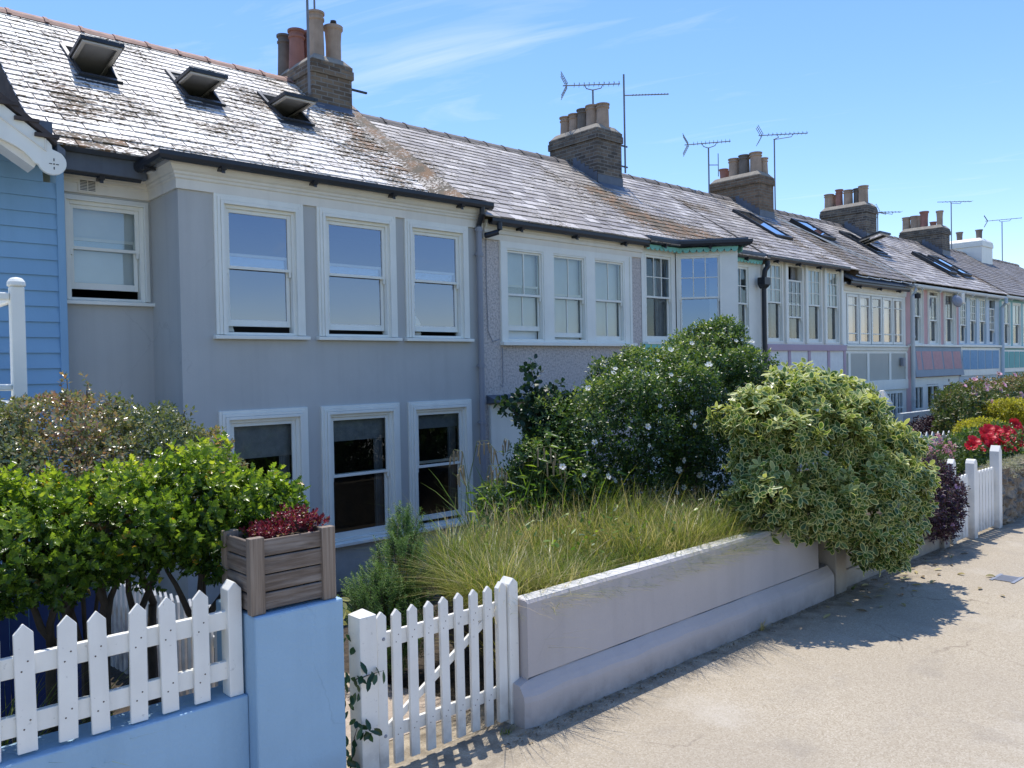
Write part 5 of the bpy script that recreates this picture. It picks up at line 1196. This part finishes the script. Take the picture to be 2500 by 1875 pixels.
# --- climber beside the gate post
t = thing('climber', 'glossy leaved climber winding around the white gate post', 'plant', (2.38, 4.0, 0))
P = []; 
for x, y, z, k in ((2.36, 3.98, .62, 6), (2.37, 3.95, .52, 7), (2.39, 3.92, .66, 4), (2.36, 3.97, .40, 4), (2.39, 3.92, .34, 8), (2.41, 3.9, .30, 4), (2.35, 4.0, .15, 5), (2.36, 4.0, .08, 4), (2.46, 3.9, .62, 3), (2.52, 3.9, .60, 3), (2.36, 4.05, .78, 5), (2.36, 4.1, .95, 6), (2.38, 4.1, 1.0, 4), (2.36, 4.02, .25, 3)):
    for _ in range(k): P.append((x + random.gauss(0, .025), y + random.gauss(0, .02), z + random.gauss(0, .03)))
P = np.array(P); D_ = np.stack([rng.normal(size=len(P)) * .7, -np.abs(rng.normal(size=len(P))) * .5, -.3 - rng.random(len(P)) * .9], 1); N_ = np.tile((0, -1., .6), (len(P), 1)) + rng.normal(size=(len(P), 3)) * .3
leaves('foliage', P, D_, N_, rng.uniform(.05, .085, len(P)), rng.uniform(.022, .036, len(P)), FULL, M_CLIMB, t, np.where(P[:, 2] > .85, 1., rng.random(len(P)) * .8))
limbs('stem', t, (2.36, 4.03, 0), ((2.36, 4.0, .55), (2.36, 4.08, 1.0), (2.39, 3.93, .36)), .006, bend=.04); limbs('stem', t, (2.37, 3.95, .6), ((2.55, 3.9, .62),), .004, bend=.02)

# --- feathery grass behind the mauve wall (uncountable)
def blades(name, P, h, lean, bend, w, mat, parent, tint, kind=None, label=None, cat=None):
    n = len(P); s = np.array([0, .3, .6, .85, 1.]); up = np.array([0, 0, 1.]); side = unit(np.cross(lean, up))
    pos = P[:, None] + up * (h[:, None] * (s - .45 * bend[:, None] * s ** 2))[..., None] + lean[:, None] * (h[:, None] * (bend[:, None] * .95 * s ** 2 + .12 * s))[..., None]
    ww = w[:, None] * np.array([.7, 1, .9, .6, .06])
    Lf = pos - side[:, None] * ww[..., None] * .5; Rt = pos + side[:, None] * ww[..., None] * .5
    V = np.stack([Lf, Rt], 2).reshape(n, 10, 3); q = np.array([(2*i, 2*i+1, 2*i+3, 2*i+2) for i in range(4)])
    F = (q[None] + (np.arange(n) * 10)[:, None, None]).reshape(-1, 4)
    tn = np.clip(tint[:, None] + np.repeat(s, 2)[None] * .28, 0, 1)
    o = np_mesh(name, V.reshape(-1, 3), F, mat, parent, {'tint': tn.ravel()}, smooth=True)
    if kind: o['kind'] = kind
    return o
n = 30000; cl = np.stack([rng.uniform(3.3, 7.15, 520), 4.02 + rng.random(520) ** 1.2 * 1.8], 1)
cl = cl[(cl[:, 0] < 6.8 - .2 * (cl[:, 1] - 4)) & (cl[:, 0] > 3.64 + .36 * np.clip(cl[:, 1] - 4.15, 0, 2))]
i = rng.integers(0, len(cl), n); P = np.zeros((n, 3)); P[:, :2] = cl[i] + rng.normal(size=(n, 2)) * .035
P[:, 1] = np.maximum(P[:, 1], 4.015); P[:, 2] = np.where(P[:, 0] > 3.66, .56 - .05 * (P[:, 1] - 4), .30)
P[:, 2] = np.where(P[:, 0] < 3.66, .25, P[:, 2])
off = rng.normal(size=(n, 2)); P[:, :2] = cl[i] + off * .045; P[:, 1] = np.maximum(P[:, 1], 4.015); lean = unit(np.stack([off[:, 0] + rng.normal(size=n) * .5, off[:, 1] - .1 + rng.normal(size=n) * .5, np.zeros(n)], 1)); chv = rng.uniform(.78, 1.3, len(cl))[i]; ctv = rng.normal(size=len(cl))[i] * .13
ch = .43 + .085 * (cl[i, 1] - 4) + .09 * np.sin(cl[i, 0] * 2.3) + .05 * np.sin(cl[i, 1] * 5)
h = ch * chv * np.clip(.62 + (P[:, 1] - 4.0) * 1.6, .6, 1) * rng.uniform(.5, 1.15, n) * np.where(rng.random(n) < .05, 1.35, 1); tint = rng.random(n) ** 1.2 * .72 - .05 + .16 * np.sin(cl[i, 0] * 3.1 + cl[i, 1] * 2.0) - .02 + ctv
tag(blades('feather_grass', P, h, lean, rng.uniform(.2, 1.25, n), rng.uniform(.0022, .0055, n), M_GRASS, None, tint), 'golden green feather grass spilling over the mauve wall', 'grass', kind='stuff')
n = 900; P = np.zeros((n, 3)); P[:, 0] = rng.uniform(4.6, 7.3, n); P[:, 1] = rng.uniform(4.9, 6.1, n); P[:, 2] = .5; az_ = rng.random(n) * 6.283; lean = np.stack([np.cos(az_), np.sin(az_), np.zeros(n)], 1)
tag(blades('dry_grass', P, rng.uniform(.42, .74, n), lean, rng.uniform(.05, .6, n), rng.uniform(.003, .005, n), M_GRASS, None, rng.uniform(.75, 1, n)), 'dry brown grass stalks standing at the back of the bed', 'grass', kind='stuff')
# low weeds in the grass
t = thing('weed_plant', 'bright leafy weeds growing up through the feather grass', 'plant', (6.0, 4.6, .55))
P = np.stack([rng.uniform(4.4, 7.2, 330), rng.uniform(4.2, 5.4, 330), rng.uniform(.75, 1.02, 330)], 1); P[:, 0] = np.round(P[:, 0] * 2.2) / 2.2 + rng.normal(size=330) * .08
leaves('foliage', P, rng.normal(size=(330, 3)), np.tile((0, -.3, 1.), (330, 1)), rng.uniform(.03, .07, 330), rng.uniform(.02, .035, 330), FULL, M_LILY, t, rng.random(330))

# --- rosemary
t = thing('rosemary_bush', 'dark green upright rosemary bush below the grey house window', 'bush', (3.65, 5.6, -.2))
P, N, Dp = shell([(3.52, 5.5, .48, .24, .3, .28), (3.85, 5.65, .62, .22, .3, .34), (3.65, 5.4, .28, .32, .32, .32), (4.05, 5.85, .85, .15, .2, .27)], 950, .2, .12, .3)
B = []; D_ = []; N_ = []
for p, nn in zip(P, N):
    a = Vector(nn) * .5 + Vector((random.gauss(0, .15), random.gauss(0, .15), 1)); a.normalize(); ln = random.uniform(.10, .2)
    for k in range(26):
        f = k / 26; ang = k * 2.4; u = a.orthogonal().normalized(); w = a.cross(u); r_ = u * math.cos(ang) + w * math.sin(ang)
        B.append(Vector(p) + a * (f - .5) * ln); D_.append(a * .75 + r_); N_.append(a)
leaves('foliage', np.array(B), np.array(D_), np.array(N_), .030, .0075, DIA, M_ROSEM, t, rng.random(len(B)) * .6 + np.tile(np.arange(26) / 65, len(P)))
limbs('stem', t, (3.7, 5.65, -.25), [tuple(p) for p in P[::14]], .012, bend=.05)

# --- pendulous sedge and broad-leaved perennial
t = thing('sedge_plant', 'tall sedge with drooping brown catkins below the drainpipe', 'plant', (5.4, 6.2, .4))
n = 360; P = np.stack([rng.normal(5.7, .38, n), rng.normal(5.95, .22, n), np.full(n, .4)], 1); az_ = rng.random(n) * 6.283
blades('blade', P, rng.uniform(.5, 1.15, n), np.stack([np.cos(az_), np.sin(az_), np.zeros(n)], 1), rng.uniform(.1, .9, n), rng.uniform(.009, .017, n), M_LILY, t, rng.random(n) * .6)
SEDM = paint('sedge_catkin', (.33, .24, .13), .8, .3, 20); st_m = MB()
for k in range(13):
    x, y = random.uniform(4.95, 6.4), random.gauss(6.1, .2); a = random.uniform(0, 6.28); h_ = random.uniform(.85, 1.25); ex, ey = .33 * math.cos(a), .33 * math.sin(a)
    pts = [(x, y, .4), (x + ex * .15, y + ey * .15, .4 + h_ * .6), (x + ex * .5, y + ey * .5, .4 + h_ * .97), (x + ex * .9, y + ey * .9, .4 + h_ * .98), (x + ex * 1.15, y + ey * 1.15, .4 + h_ * .9)]
    st_m.tube(pts, [.004, .0035, .003, .0025, .002], 5)
    for f in (.55, .75, .95, 1.1):
        px_, py_, pz = x + ex * f, y + ey * f, .4 + h_ * (.97 if f < 1 else .92); ln = random.uniform(.10, .2)
        if f == .55: cat_m = MB()
        cat_m.tube([(px_, py_, pz), (px_ + random.gauss(0, .01), py_, pz - ln * .15), (px_ + random.gauss(0, .015), py_, pz - ln)], [.003, .009, .006], 5)
    cat_m.build('catkin', SEDM, t)
st_m.build('stem', paint('sedge_stem', (.16, .19, .06), .6, .2, 9), t)
t = thing('perennial_plant', 'leafy perennial with long pale green leaves among the sedge', 'plant', (5.95, 5.7, .45))
B = []; D_ = []; N_ = []
for k in range(40):
    x, y = random.gauss(5.9, .36), random.gauss(5.8, .12); h_ = random.uniform(.7, 1.35)
    for j in range(11):
        a = j * 2.4; f = .25 + .75 * j / 11; B.append((x, y, .45 + h_ * f)); D_.append((math.cos(a), math.sin(a), random.uniform(-.25, .6))); N_.append((0, -.2, 1))
leaves('foliage', np.array(B), np.array(D_), np.array(N_) + rng.normal(size=(len(B), 3)) * .3, rng.uniform(.09, .18, len(B)), rng.uniform(.022, .042, len(B)), LANCE, M_LILY, t, rng.random(len(B)))
limbs('stem', t, (5.85, 5.75, .42), [(random.gauss(5.85, .2), random.gauss(5.75, .1), random.uniform(.9, 1.3)) for _ in range(9)], .006, bend=.03)

# --- white shrub rose
def flower_src(name, mat, r, rings=((5, 1., .25),), center=True):
    V = []; F = []; T = []
    for (k, s, cup) in rings:
        for j in range(k):
            a = 2 * math.pi * j / k + s; b = len(V); rr = r * s
            for rad, da, z, tn in ((.1, 0, .02, .5), (.6, -.62, cup * .6, .8), (1., -.36, cup, 1.), (1., .36, cup, 1.), (.6, .62, cup * .6, .8)):
                V.append((rr * rad * math.cos(a + da), rr * rad * math.sin(a + da), rr * z)); T.append(tn * (.6 + .4 * s))
            F.append((b, b+1, b+2)); F.append((b, b+2, b+3)); F.append((b, b+3, b+4))
    if center:
        b = len(V)
        for j in range(6): V.append((r*.2*math.cos(j*1.047), r*.2*math.sin(j*1.047), r*.10)); T.append(0)
        V.append((0, 0, r*.2)); T.append(0)
        for j in range(6): F.append((b+j, b+(j+1) % 6, b+6))
    o = np_mesh(name, V, F, mat, None, {'tint': T}); return o
def scatter_flowers(src, t, P, N, scale=(.8, 1.2), face=None):
    first = True
    for p, nn in zip(P, N):
        d = Vector(nn) + Vector((random.gauss(0, .25), random.gauss(0, .25), random.gauss(0, .25)))
        if face is not None: d = d * .6 + Vector(face)
        q = d.to_track_quat('Z', 'Y').to_euler(); s_ = random.uniform(*scale)
        if first: o = src; o.parent = t; o.location = Vector(p) - ORG[t]; o.rotation_euler = q; o.scale = (s_,) * 3; first = False
        else: inst(src, t, p, q, s_)
t = thing('rose_bush', 'big sprawling rose bush covered in single white flowers', 'bush', (8.0, 6.0, -.2))
ER = [(7.1, 6.0, 1.45, .85, .7, .75), (7.9, 6.0, 1.70, .85, .75, .80), (8.7, 6.05, 1.95, .75, .7, .72), (9.25, 6.2, 2.15, .55, .6, .60), (8.4, 5.75, 1.1, 1.3, .6, .8), (7.3, 5.85, .85, .8, .5, .6), (6.7, 6.05, .8, .45, .4, .5), (9.1, 5.95, .95, .8, .5, .65), (8.2, 5.6, .75, .9, .4, .5), (6.55, 6.1, 1.35, .5, .5, .62), (9.5, 6.2, 1.6, .6, .6, .7), (9.45, 6.2, 2.62, .22, .25, .28), (8.95, 6.1, 2.45, .3, .3, .22)]
ER = ER + [(6.15, 6.05, 1.22, .45, .4, .5), (5.85, 6.1, .95, .38, .32, .42), (6.3, 5.9, .85, .5, .35, .4), (9.62, 6.2, 2.72, .10, .10, .20), (9.2, 6.1, 2.72, .09, .09, .14)]
ER = clumps(ER, 30, (.16, .32), .8)
P, N, Dp = shell(ER, 14500, .13, .13, .34, 6.); B_, D_, N_ = sprigs(P, N, 7, .09, (.7, 1.4), .35, .5)
tt = rng.random(len(B_)) * .6 + np.repeat(np.clip(N[:, 2], 0, 1) * .4 - Dp * .3, 7)  # lit tops and dark interior painted into the rose leaf colour
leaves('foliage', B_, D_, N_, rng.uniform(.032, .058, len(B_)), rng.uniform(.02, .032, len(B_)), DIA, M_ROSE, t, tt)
limbs('stem', t, (8.0, 6.1, -.3), [(6.6, 6, 1.5), (7.2, 5.8, 1.7), (7.9, 5.9, 2.1), (8.7, 6, 2.4), (9.4, 6.2, 2.6), (9.5, 6.1, 2.85), (9.1, 5.9, 2.0), (8.3, 5.6, 1.5), (9.62, 6.2, 2.7), (8.9, 6.1, 2.62)], .022, bend=.2)
src = flower_src('flower', M_WPET, .042)
k = (N[:, 1] < .15) & (Dp < .15) & (P[:, 2] > .9); k = np.where(k)[0]; k = rng.choice(k, 84, replace=False)
scatter_flowers(src, t, P[k] + N[k] * .09 + np.array([-.03, -.06, .0]), N[k], (.5, .95), (-.25, -.6, .15))

# --- round-leaved young tree at its end
t = thing('young_tree', 'young tree with dark round leaves and a tall leading shoot beside pebbledash', 'tree', (6.1, 6.3, -.2))
ET = [(6.0, 6.3, 1.85, .20, .16, .14), (6.3, 6.3, 2.0, .22, .18, .15), (5.75, 6.3, 1.95, .16, .12, .10), (6.15, 6.3, 1.65, .22, .15, .15), (6.02, 6.3, 2.2, .06, .06, .22), (6.45, 6.35, 1.75, .2, .2, .2)]
P, N, Dp = shell(ET, 260, .2, .2, .4); B_, D_, N_ = sprigs(P, N, 4, .05, (.7, 1.5), .1, .5, .3); leaves('foliage', B_, D_, N_, rng.uniform(.05, .075, len(B_)), rng.uniform(.045, .06, len(B_)), FULL, M_ROUND, t, rng.random(len(B_)) * .8)
m = MB(); m.tube([(6.1, 6.35, -.3), (6.12, 6.33, 1.0), (6.08, 6.3, 1.6)], [.03, .024, .018], 8); m.build('trunk', BARK, t, smooth=True)
limbs('branch', t, (6.08, 6.3, 1.5), [(5.62, 6.3, 2.0), (6.02, 6.3, 2.42), (6.4, 6.3, 2.05), (6.5, 6.35, 1.8), (5.9, 6.25, 1.75)], .012, bend=.05)

# --- variegated shrub over the wall
t = thing('variegated_shrub', 'large rounded shrub with cream edged leaves hanging over the beige wall', 'shrub', (8.3, 4.6, .2))
EV = [(7.82, 4.38, 1.34, .50, .52, .58), (8.40, 4.40, 1.52, .72, .64, .66), (9.0, 4.30, 1.20, .76, .62, .60), (9.30, 4.15, .86, .56, .54, .50), (8.5, 3.98, .92, .72, .50, .50), (7.90, 4.15, .95, .42, .40, .40), (8.55, 3.78, .55, .42, .27, .32), (9.05, 3.85, .56, .48, .3, .36), (8.35, 4.45, 2.02, .30, .28, .25), (7.55, 4.5, 1.72, .32, .3, .24), (8.95, 3.82, .36, .30, .22, .24), (7.45, 4.35, 1.0, .32, .32, .35), (6.95, 4.75, 1.2, .45, .45, .5)]
EV = [(x * .915, y * .915, 2.3 + (z - 2.3) * .915, a * .915, b * .93, c * .915) for x, y, z, a, b, c in EV[:-1]]
EV = clumps(EV, 60, (.09, .20), .55)
P, N, Dp = shell(EV, 2600, .08, .12, .10, 5.); B_, D_, N_ = sprigs(P, N, 9, .05, (.85, 1.6), .42, .22, .22)
tt = rng.random(len(B_)) * .5 + np.repeat(np.clip(N[:, 2], -.3, 1) * .45 + .05, 9)  # sunlit crests painted in: upward-facing sprigs get creamier leaves, undersides greener
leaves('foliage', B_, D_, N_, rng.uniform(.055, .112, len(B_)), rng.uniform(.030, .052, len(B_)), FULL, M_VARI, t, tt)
limbs('branch', t, (7.9, 4.5, .3), [(6.8, 4.1, 1.5), (7.4, 4.0, 1.8), (8.1, 3.9, 1.5), (8.5, 3.8, 1.1), (7.9, 3.7, 1.0), (6.8, 3.95, 1.1), (8.0, 3.6, .9)], .04, bend=.12)

# --- purple shrub, pink valerian
t = thing('purple_shrub', 'dark purple leaved shrub drooping over the wall before the far gate', 'shrub', (11.0, 4.25, .3))
EP = [(x - .42, y, z + .03, a, b, c) for x, y, z, a, b, c in ((10.85, 4.2, .85, .48, .42, .34), (11.0, 4.0, .62, .42, .34, .36), (10.6, 3.95, .55, .38, .28, .3), (10.9, 3.82, .40, .32, .2, .25), (10.7, 4.3, 1.0, .40, .35, .22), (11.25, 3.9, .6, .25, .2, .25))]
P, N, Dp = shell(EP, 2600, .16, .15, .25); B_, D_, N_ = sprigs(P, N, 6, .06, (.6, 1.4), .3, .5); leaves('foliage', B_, D_, N_, rng.uniform(.028, .05, len(B_)), rng.uniform(.016, .026, len(B_)), DIA, M_PURP, t, rng.random(len(B_)))
limbs('branch', t, (10.9, 4.3, .1), [(11.1, 4.0, .7), (10.8, 4.2, 1.0), (11.2, 4.1, .8), (10.8, 4.0, .5)], .014)
src = flower_src('flower', M_MPET, .028); k = np.where((N[:, 1] < 0) & (rng.random(len(P)) < .03))[0][:14]; scatter_flowers(src, t, P[k] + N[k] * .04, N[k], (.7, 1.3), (-.3, -.5, .1))
def spike_src(mat, h, r, n=90):
    f = rng.random(n); a = rng.random(n) * 6.28; rr = r * (1 - f * .55) * np.sqrt(rng.random(n)); P = np.stack([rr * np.cos(a), rr * np.sin(a), f * h], 1)
    return leaves('flower', P, rng.normal(size=(n, 3)), rng.normal(size=(n, 3)), .022, .018, DIA, mat, None, rng.random(n))
t = thing('valerian_plant', 'valerian with frothy pink flower heads above the purple shrub', 'plant', (12.3, 4.6, .3))
P, N, Dp = shell([(12.2, 4.7, .75, .5, .35, .3), (11.7, 4.5, .8, .4, .3, .25), (12.8, 4.7, .75, .5, .35, .28)], 700, .2, .2, .3); B_, D_, N_ = sprigs(P, N, 6, .06, (.6, 1.4), .4, .5); leaves('foliage', B_, D_, N_, .06, .022, DIA, M_HEDGE, t, rng.random(len(B_)) * .5)
src = spike_src(M_PPET, .16, .06); P = np.array([(12.05, 4.6, 1.05), (12.2, 4.55, 1.12), (12.75, 4.6, .95), (12.9, 4.55, 1.0), (12.85, 4.7, 1.07), (11.75, 4.4, .98), (12.45, 4.6, .9), (13.1, 4.6, .95), (12.0, 4.75, 1.18), (12.7, 4.5, .86)])
scatter_flowers(src, t, P, np.tile((0, 0, 1.), (len(P), 1)), (.8, 1.3))
# --- roses and shrubs above the stone wall
t = thing('rose_bush', 'red rose bush in full bloom above the rubble stone wall', 'bush', (14.3, 4.7, .5))
P, N, Dp = shell([(13.6, 4.7, .80, .55, .4, .32), (14.4, 4.7, .86, .6, .4, .34), (15.2, 4.7, .85, .6, .4, .34), (16.0, 4.8, .85, .6, .4, .34)], 1500, .16, .15, .25); B_, D_, N_ = sprigs(P, N, 6, .08, (.6, 1.4), .4, .5); leaves('foliage', B_, D_, N_, rng.uniform(.04, .07, len(B_)), rng.uniform(.025, .04, len(B_)), DIA, M_ROSE, t, rng.random(len(B_)) * .7 + .1)
src = flower_src('flower', M_RPET, .075, ((6, 1., .35), (5, .7, .6), (4, .4, .9)), False)
P = np.array([(14.0, 4.45, 1.17), (14.15, 4.45, 1.24), (14.28, 4.5, 1.18), (13.75, 4.4, 1.10), (13.9, 4.35, 1.12), (14.5, 4.5, 1.13), (14.65, 4.5, 1.16), (14.35, 4.4, 1.05), (14.75, 4.45, 1.02), (14.25, 4.4, .98), (14.5, 4.35, .93), (15.0, 4.5, 1.05), (15.3, 4.5, 1.0), (14.85, 4.4, .90), (15.05, 4.4, .88), (13.35, 4.4, 1.1), (13.25, 4.4, 1.04), (13.6, 4.4, .98), (15.9, 4.6, 1.2), (14.1, 4.4, 1.10), (14.42, 4.42, 1.2), (13.95, 4.4, 1.02), (15.2, 4.5, 1.15), (15.5, 4.5, 1.08), (15.9, 4.5, 1.0), (16.2, 4.6, 1.12), (14.9, 4.45, 1.12), (14.6, 4.4, .98), (15.6, 4.45, .9)])
scatter_flowers(src, t, P, np.tile((-.3, -.7, .6), (len(P), 1)), (1.1, 1.6))
t = thing('rose_bush', 'pale pink climbing rose bush against the white garden wall', 'bush', (18.5, 6.6, .2))
P, N, Dp = shell([(18.9, 6.6, 1.30, .5, .4, .34), (19.6, 6.7, 1.42, .6, .5, .38), (19.2, 6.5, .95, .7, .5, .4), (20.5, 6.7, 1.25, .6, .5, .5), (18.5, 6.5, 1.02, .35, .3, .22)], 1500, .16, .16, .25); B_, D_, N_ = sprigs(P, N, 6, .1, (.6, 1.4), .4, .5); leaves('foliage', B_, D_, N_, rng.uniform(.05, .09, len(B_)), rng.uniform(.03, .05, len(B_)), DIA, M_HEDGE, t, rng.random(len(B_)) * .75)
src = flower_src('flower', M_PPET, .08, ((6, 1., .3), (5, .6, .6)), False); k = np.where((N[:, 1] < .1) & (rng.random(len(P)) < .035))[0][:26]; scatter_flowers(src, t, P[k] + N[k] * .06, N[k], (.7, 1.2), (-.3, -.6, .2))
t = thing('golden_shrub', 'golden yellow leaved shrub behind the red roses', 'shrub', (17, 5.6, .4))
P, N, Dp = shell([(16.6, 5.5, .92, .45, .3, .14), (17.5, 5.6, .98, .4, .4, .16), (19.6, 5.8, 1.2, .4, .4, .22), (20.6, 5.9, 1.15, .6, .4, .25)], 2300, .14, .14, .25); B_, D_, N_ = sprigs(P, N, 6, .08, (.6, 1.4), .5, .4); leaves('foliage', B_, D_, N_, rng.uniform(.045, .075, len(B_)), rng.uniform(.025, .04, len(B_)), DIA, M_YEL, t, rng.random(len(B_)) * .8 + .1 - np.repeat(Dp, 6) * .4)  # shade inside the shrub painted in by darkening deeper leaves
t = thing('mixed_hedge', 'reddish tipped hedge in front of the pale blue house', 'hedge', (23.5, 7.2, 0))
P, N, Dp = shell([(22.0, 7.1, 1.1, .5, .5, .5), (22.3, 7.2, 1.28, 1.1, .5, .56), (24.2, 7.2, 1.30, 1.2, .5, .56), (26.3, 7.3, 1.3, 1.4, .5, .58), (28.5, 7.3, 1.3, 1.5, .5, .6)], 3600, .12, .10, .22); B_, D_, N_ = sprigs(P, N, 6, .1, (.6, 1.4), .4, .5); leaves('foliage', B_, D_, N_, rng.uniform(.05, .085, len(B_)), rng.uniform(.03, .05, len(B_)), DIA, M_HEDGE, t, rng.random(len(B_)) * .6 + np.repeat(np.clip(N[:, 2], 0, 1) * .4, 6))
src = flower_src('flower', M_PPET, .09, ((6, 1., .3), (5, .6, .6)), False); k = np.where((N[:, 1] < .1) & (P[:, 0] < 24.5) & (rng.random(len(P)) < .02))[0][:22]; scatter_flowers(src, t, P[k] + N[k] * .06, N[k], (.7, 1.2), (-.3, -.6, .2))
t = thing('maple_bush', 'dark purple maple in the shade below the white garden wall', 'bush', (19.4, 7.4, -.3))
P, N, Dp = shell([(19.1, 7.4, .55, .75, .5, .36), (19.8, 7.4, .72, .55, .5, .32), (18.5, 7.4, .40, .4, .4, .3)], 1100, .16, .16, .25); B_, D_, N_ = sprigs(P, N, 6, .08, (.8, 1.5), .2, .5, .3); leaves('foliage', B_, D_, N_, rng.uniform(.06, .1, len(B_)), rng.uniform(.025, .04, len(B_)), DIA, M_MAPLE, t, rng.random(len(B_)))
m = MB(); m.tube([(19.3, 7.4, -.4), (19.3, 7.4, .5)], [.05, .03], 8); m.build('trunk', BARK, t)
t = thing('silver_plant', 'silvery grey plant trailing over the top of the stone wall', 'plant', (14.5, 4.0, .75))
P, N, Dp = shell([(13.2, 4.0, .72, .5, .2, .10), (14.2, 3.98, .72, .6, .22, .12), (15.2, 3.95, .68, .7, .25, .16), (16.5, 3.95, .68, .8, .25, .16), (14.6, 3.86, .6, .4, .12, .12)], 1700, .2, .2, .3); B_, D_, N_ = sprigs(P, N, 6, .05, (.6, 1.4), .3, .5); leaves('foliage', B_, D_, N_, .04, .012, DIA, M_SILV, t, rng.random(len(B_)))
t = thing('ornamental_grass', 'green grass tuft in the shade behind the picket fence', 'plant', (.75, 4.5, -.1))
n = 420; P = np.stack([rng.normal(.72, .14, n), rng.normal(4.6, .12, n), np.full(n, .0)], 1); az_ = rng.random(n) * 6.283
blades('blade', P, rng.uniform(.6, 1.1, n), np.stack([np.cos(az_), np.sin(az_), np.zeros(n)], 1), rng.uniform(.2, .9, n), rng.uniform(.004, .007, n), M_GRASS, t, rng.random(n) * .25)

# --- fallen leaves and litter on the path
srcs = []
for k in range(4):
    tv, tf, tr = FULL; V = tv * np.array([1, .42, 1]) * np.array([.075, .075, .05 + .05 * k]) + np.array([-.035, 0, .01]); o = np_mesh('fallen_leaf', V, tf, M_LITTER, None, {'tint': np.full(9, (.95, .6, .35, .8)[k])}); srcs.append(o)
GL = 'pale fallen leaves on the path'; LB = 'pale dry fallen leaf lying on the path under the variegated shrub'
pts = [(8.05, 3.55), (8.3, 3.62), (8.45, 3.5), (8.6, 3.66), (8.75, 3.55), (8.9, 3.6), (9.05, 3.5), (9.2, 3.62), (8.2, 3.35), (7.75, 3.3), (7.95, 3.2), (8.5, 3.3), (8.7, 3.4), (8.95, 3.35), (9.3, 3.4), (9.5, 3.55), (9.1, 3.7), (8.35, 3.75), (8.65, 3.78), (9.35, 3.7), (9.7, 3.6), (9.9, 3.5), (7.4, 3.45), (7.1, 3.6), (9.0, 2.9), (8.9, 2.65), (9.6, 3.0), (7.6, 3.6), (10.2, 3.6), (10.5, 3.55), (8.0, 3.7), (7.9, 3.62), (7.3, 3.68), (9.8, 3.72), (9.45, 3.28)]
for k, (x, y) in enumerate(pts):
    o = srcs[k] if k < 4 else srcs[random.randrange(4)].copy()
    if k >= 4: COL.objects.link(o)
    o.location = (x + random.uniform(-.06, .06), y + random.uniform(-.05, .05), .004); o.rotation_euler = (random.uniform(-.25, .25), random.uniform(-.25, .25), random.uniform(0, 6.28)); s_ = random.uniform(.9, 1.5); o.scale = (s_,) * 3
    tag(o, LB, 'leaf', GL)
n = 900; P = np.zeros((n, 3)); P[:, 0] = rng.uniform(3.2, 11, n); P[:, 1] = 3.79 - np.abs(rng.normal(size=n)) * .06 + (P[:, 0] - 3.5) * .011; P[:, 2] = .006
tag(leaves('leaf_litter', P, rng.normal(size=(n, 3)) * np.array([1, 1, .25]), np.tile((0, 0, 1.), (n, 1)), rng.uniform(.008, .03, n), rng.uniform(.005, .016, n), DIA, M_LITTER, None, rng.random(n) * .6), 'brown crumbs of leaf litter gathered along the foot of the walls', 'litter', kind='stuff')

for k, (x, y, hh, c_) in enumerate(((6.35, 3.80, .13, 'dry spindly weed growing from the foot of the mauve wall'), (3.42, 3.86, .07, 'tiny green weed tuft beside the gate post and plinth end'), (8.16, 3.83, .08, 'small green weed tuft at the base of the beige pier'))):
    t = thing('weed', c_, 'weed', (x, y, 0)); n = 26
    P = np.stack([rng.normal(x, .02, n), rng.normal(y, .008, n), np.zeros(n)], 1); az_ = rng.random(n) * 6.283
    blades('leaf', P, rng.uniform(.4, 1, n) * hh, np.stack([np.cos(az_), -np.abs(np.sin(az_)), np.zeros(n)], 1), rng.uniform(.2, 1.2, n), rng.uniform(.003, .006, n), M_GRASS, t, rng.random(n) * .3 + (.6 if k == 0 else 0))
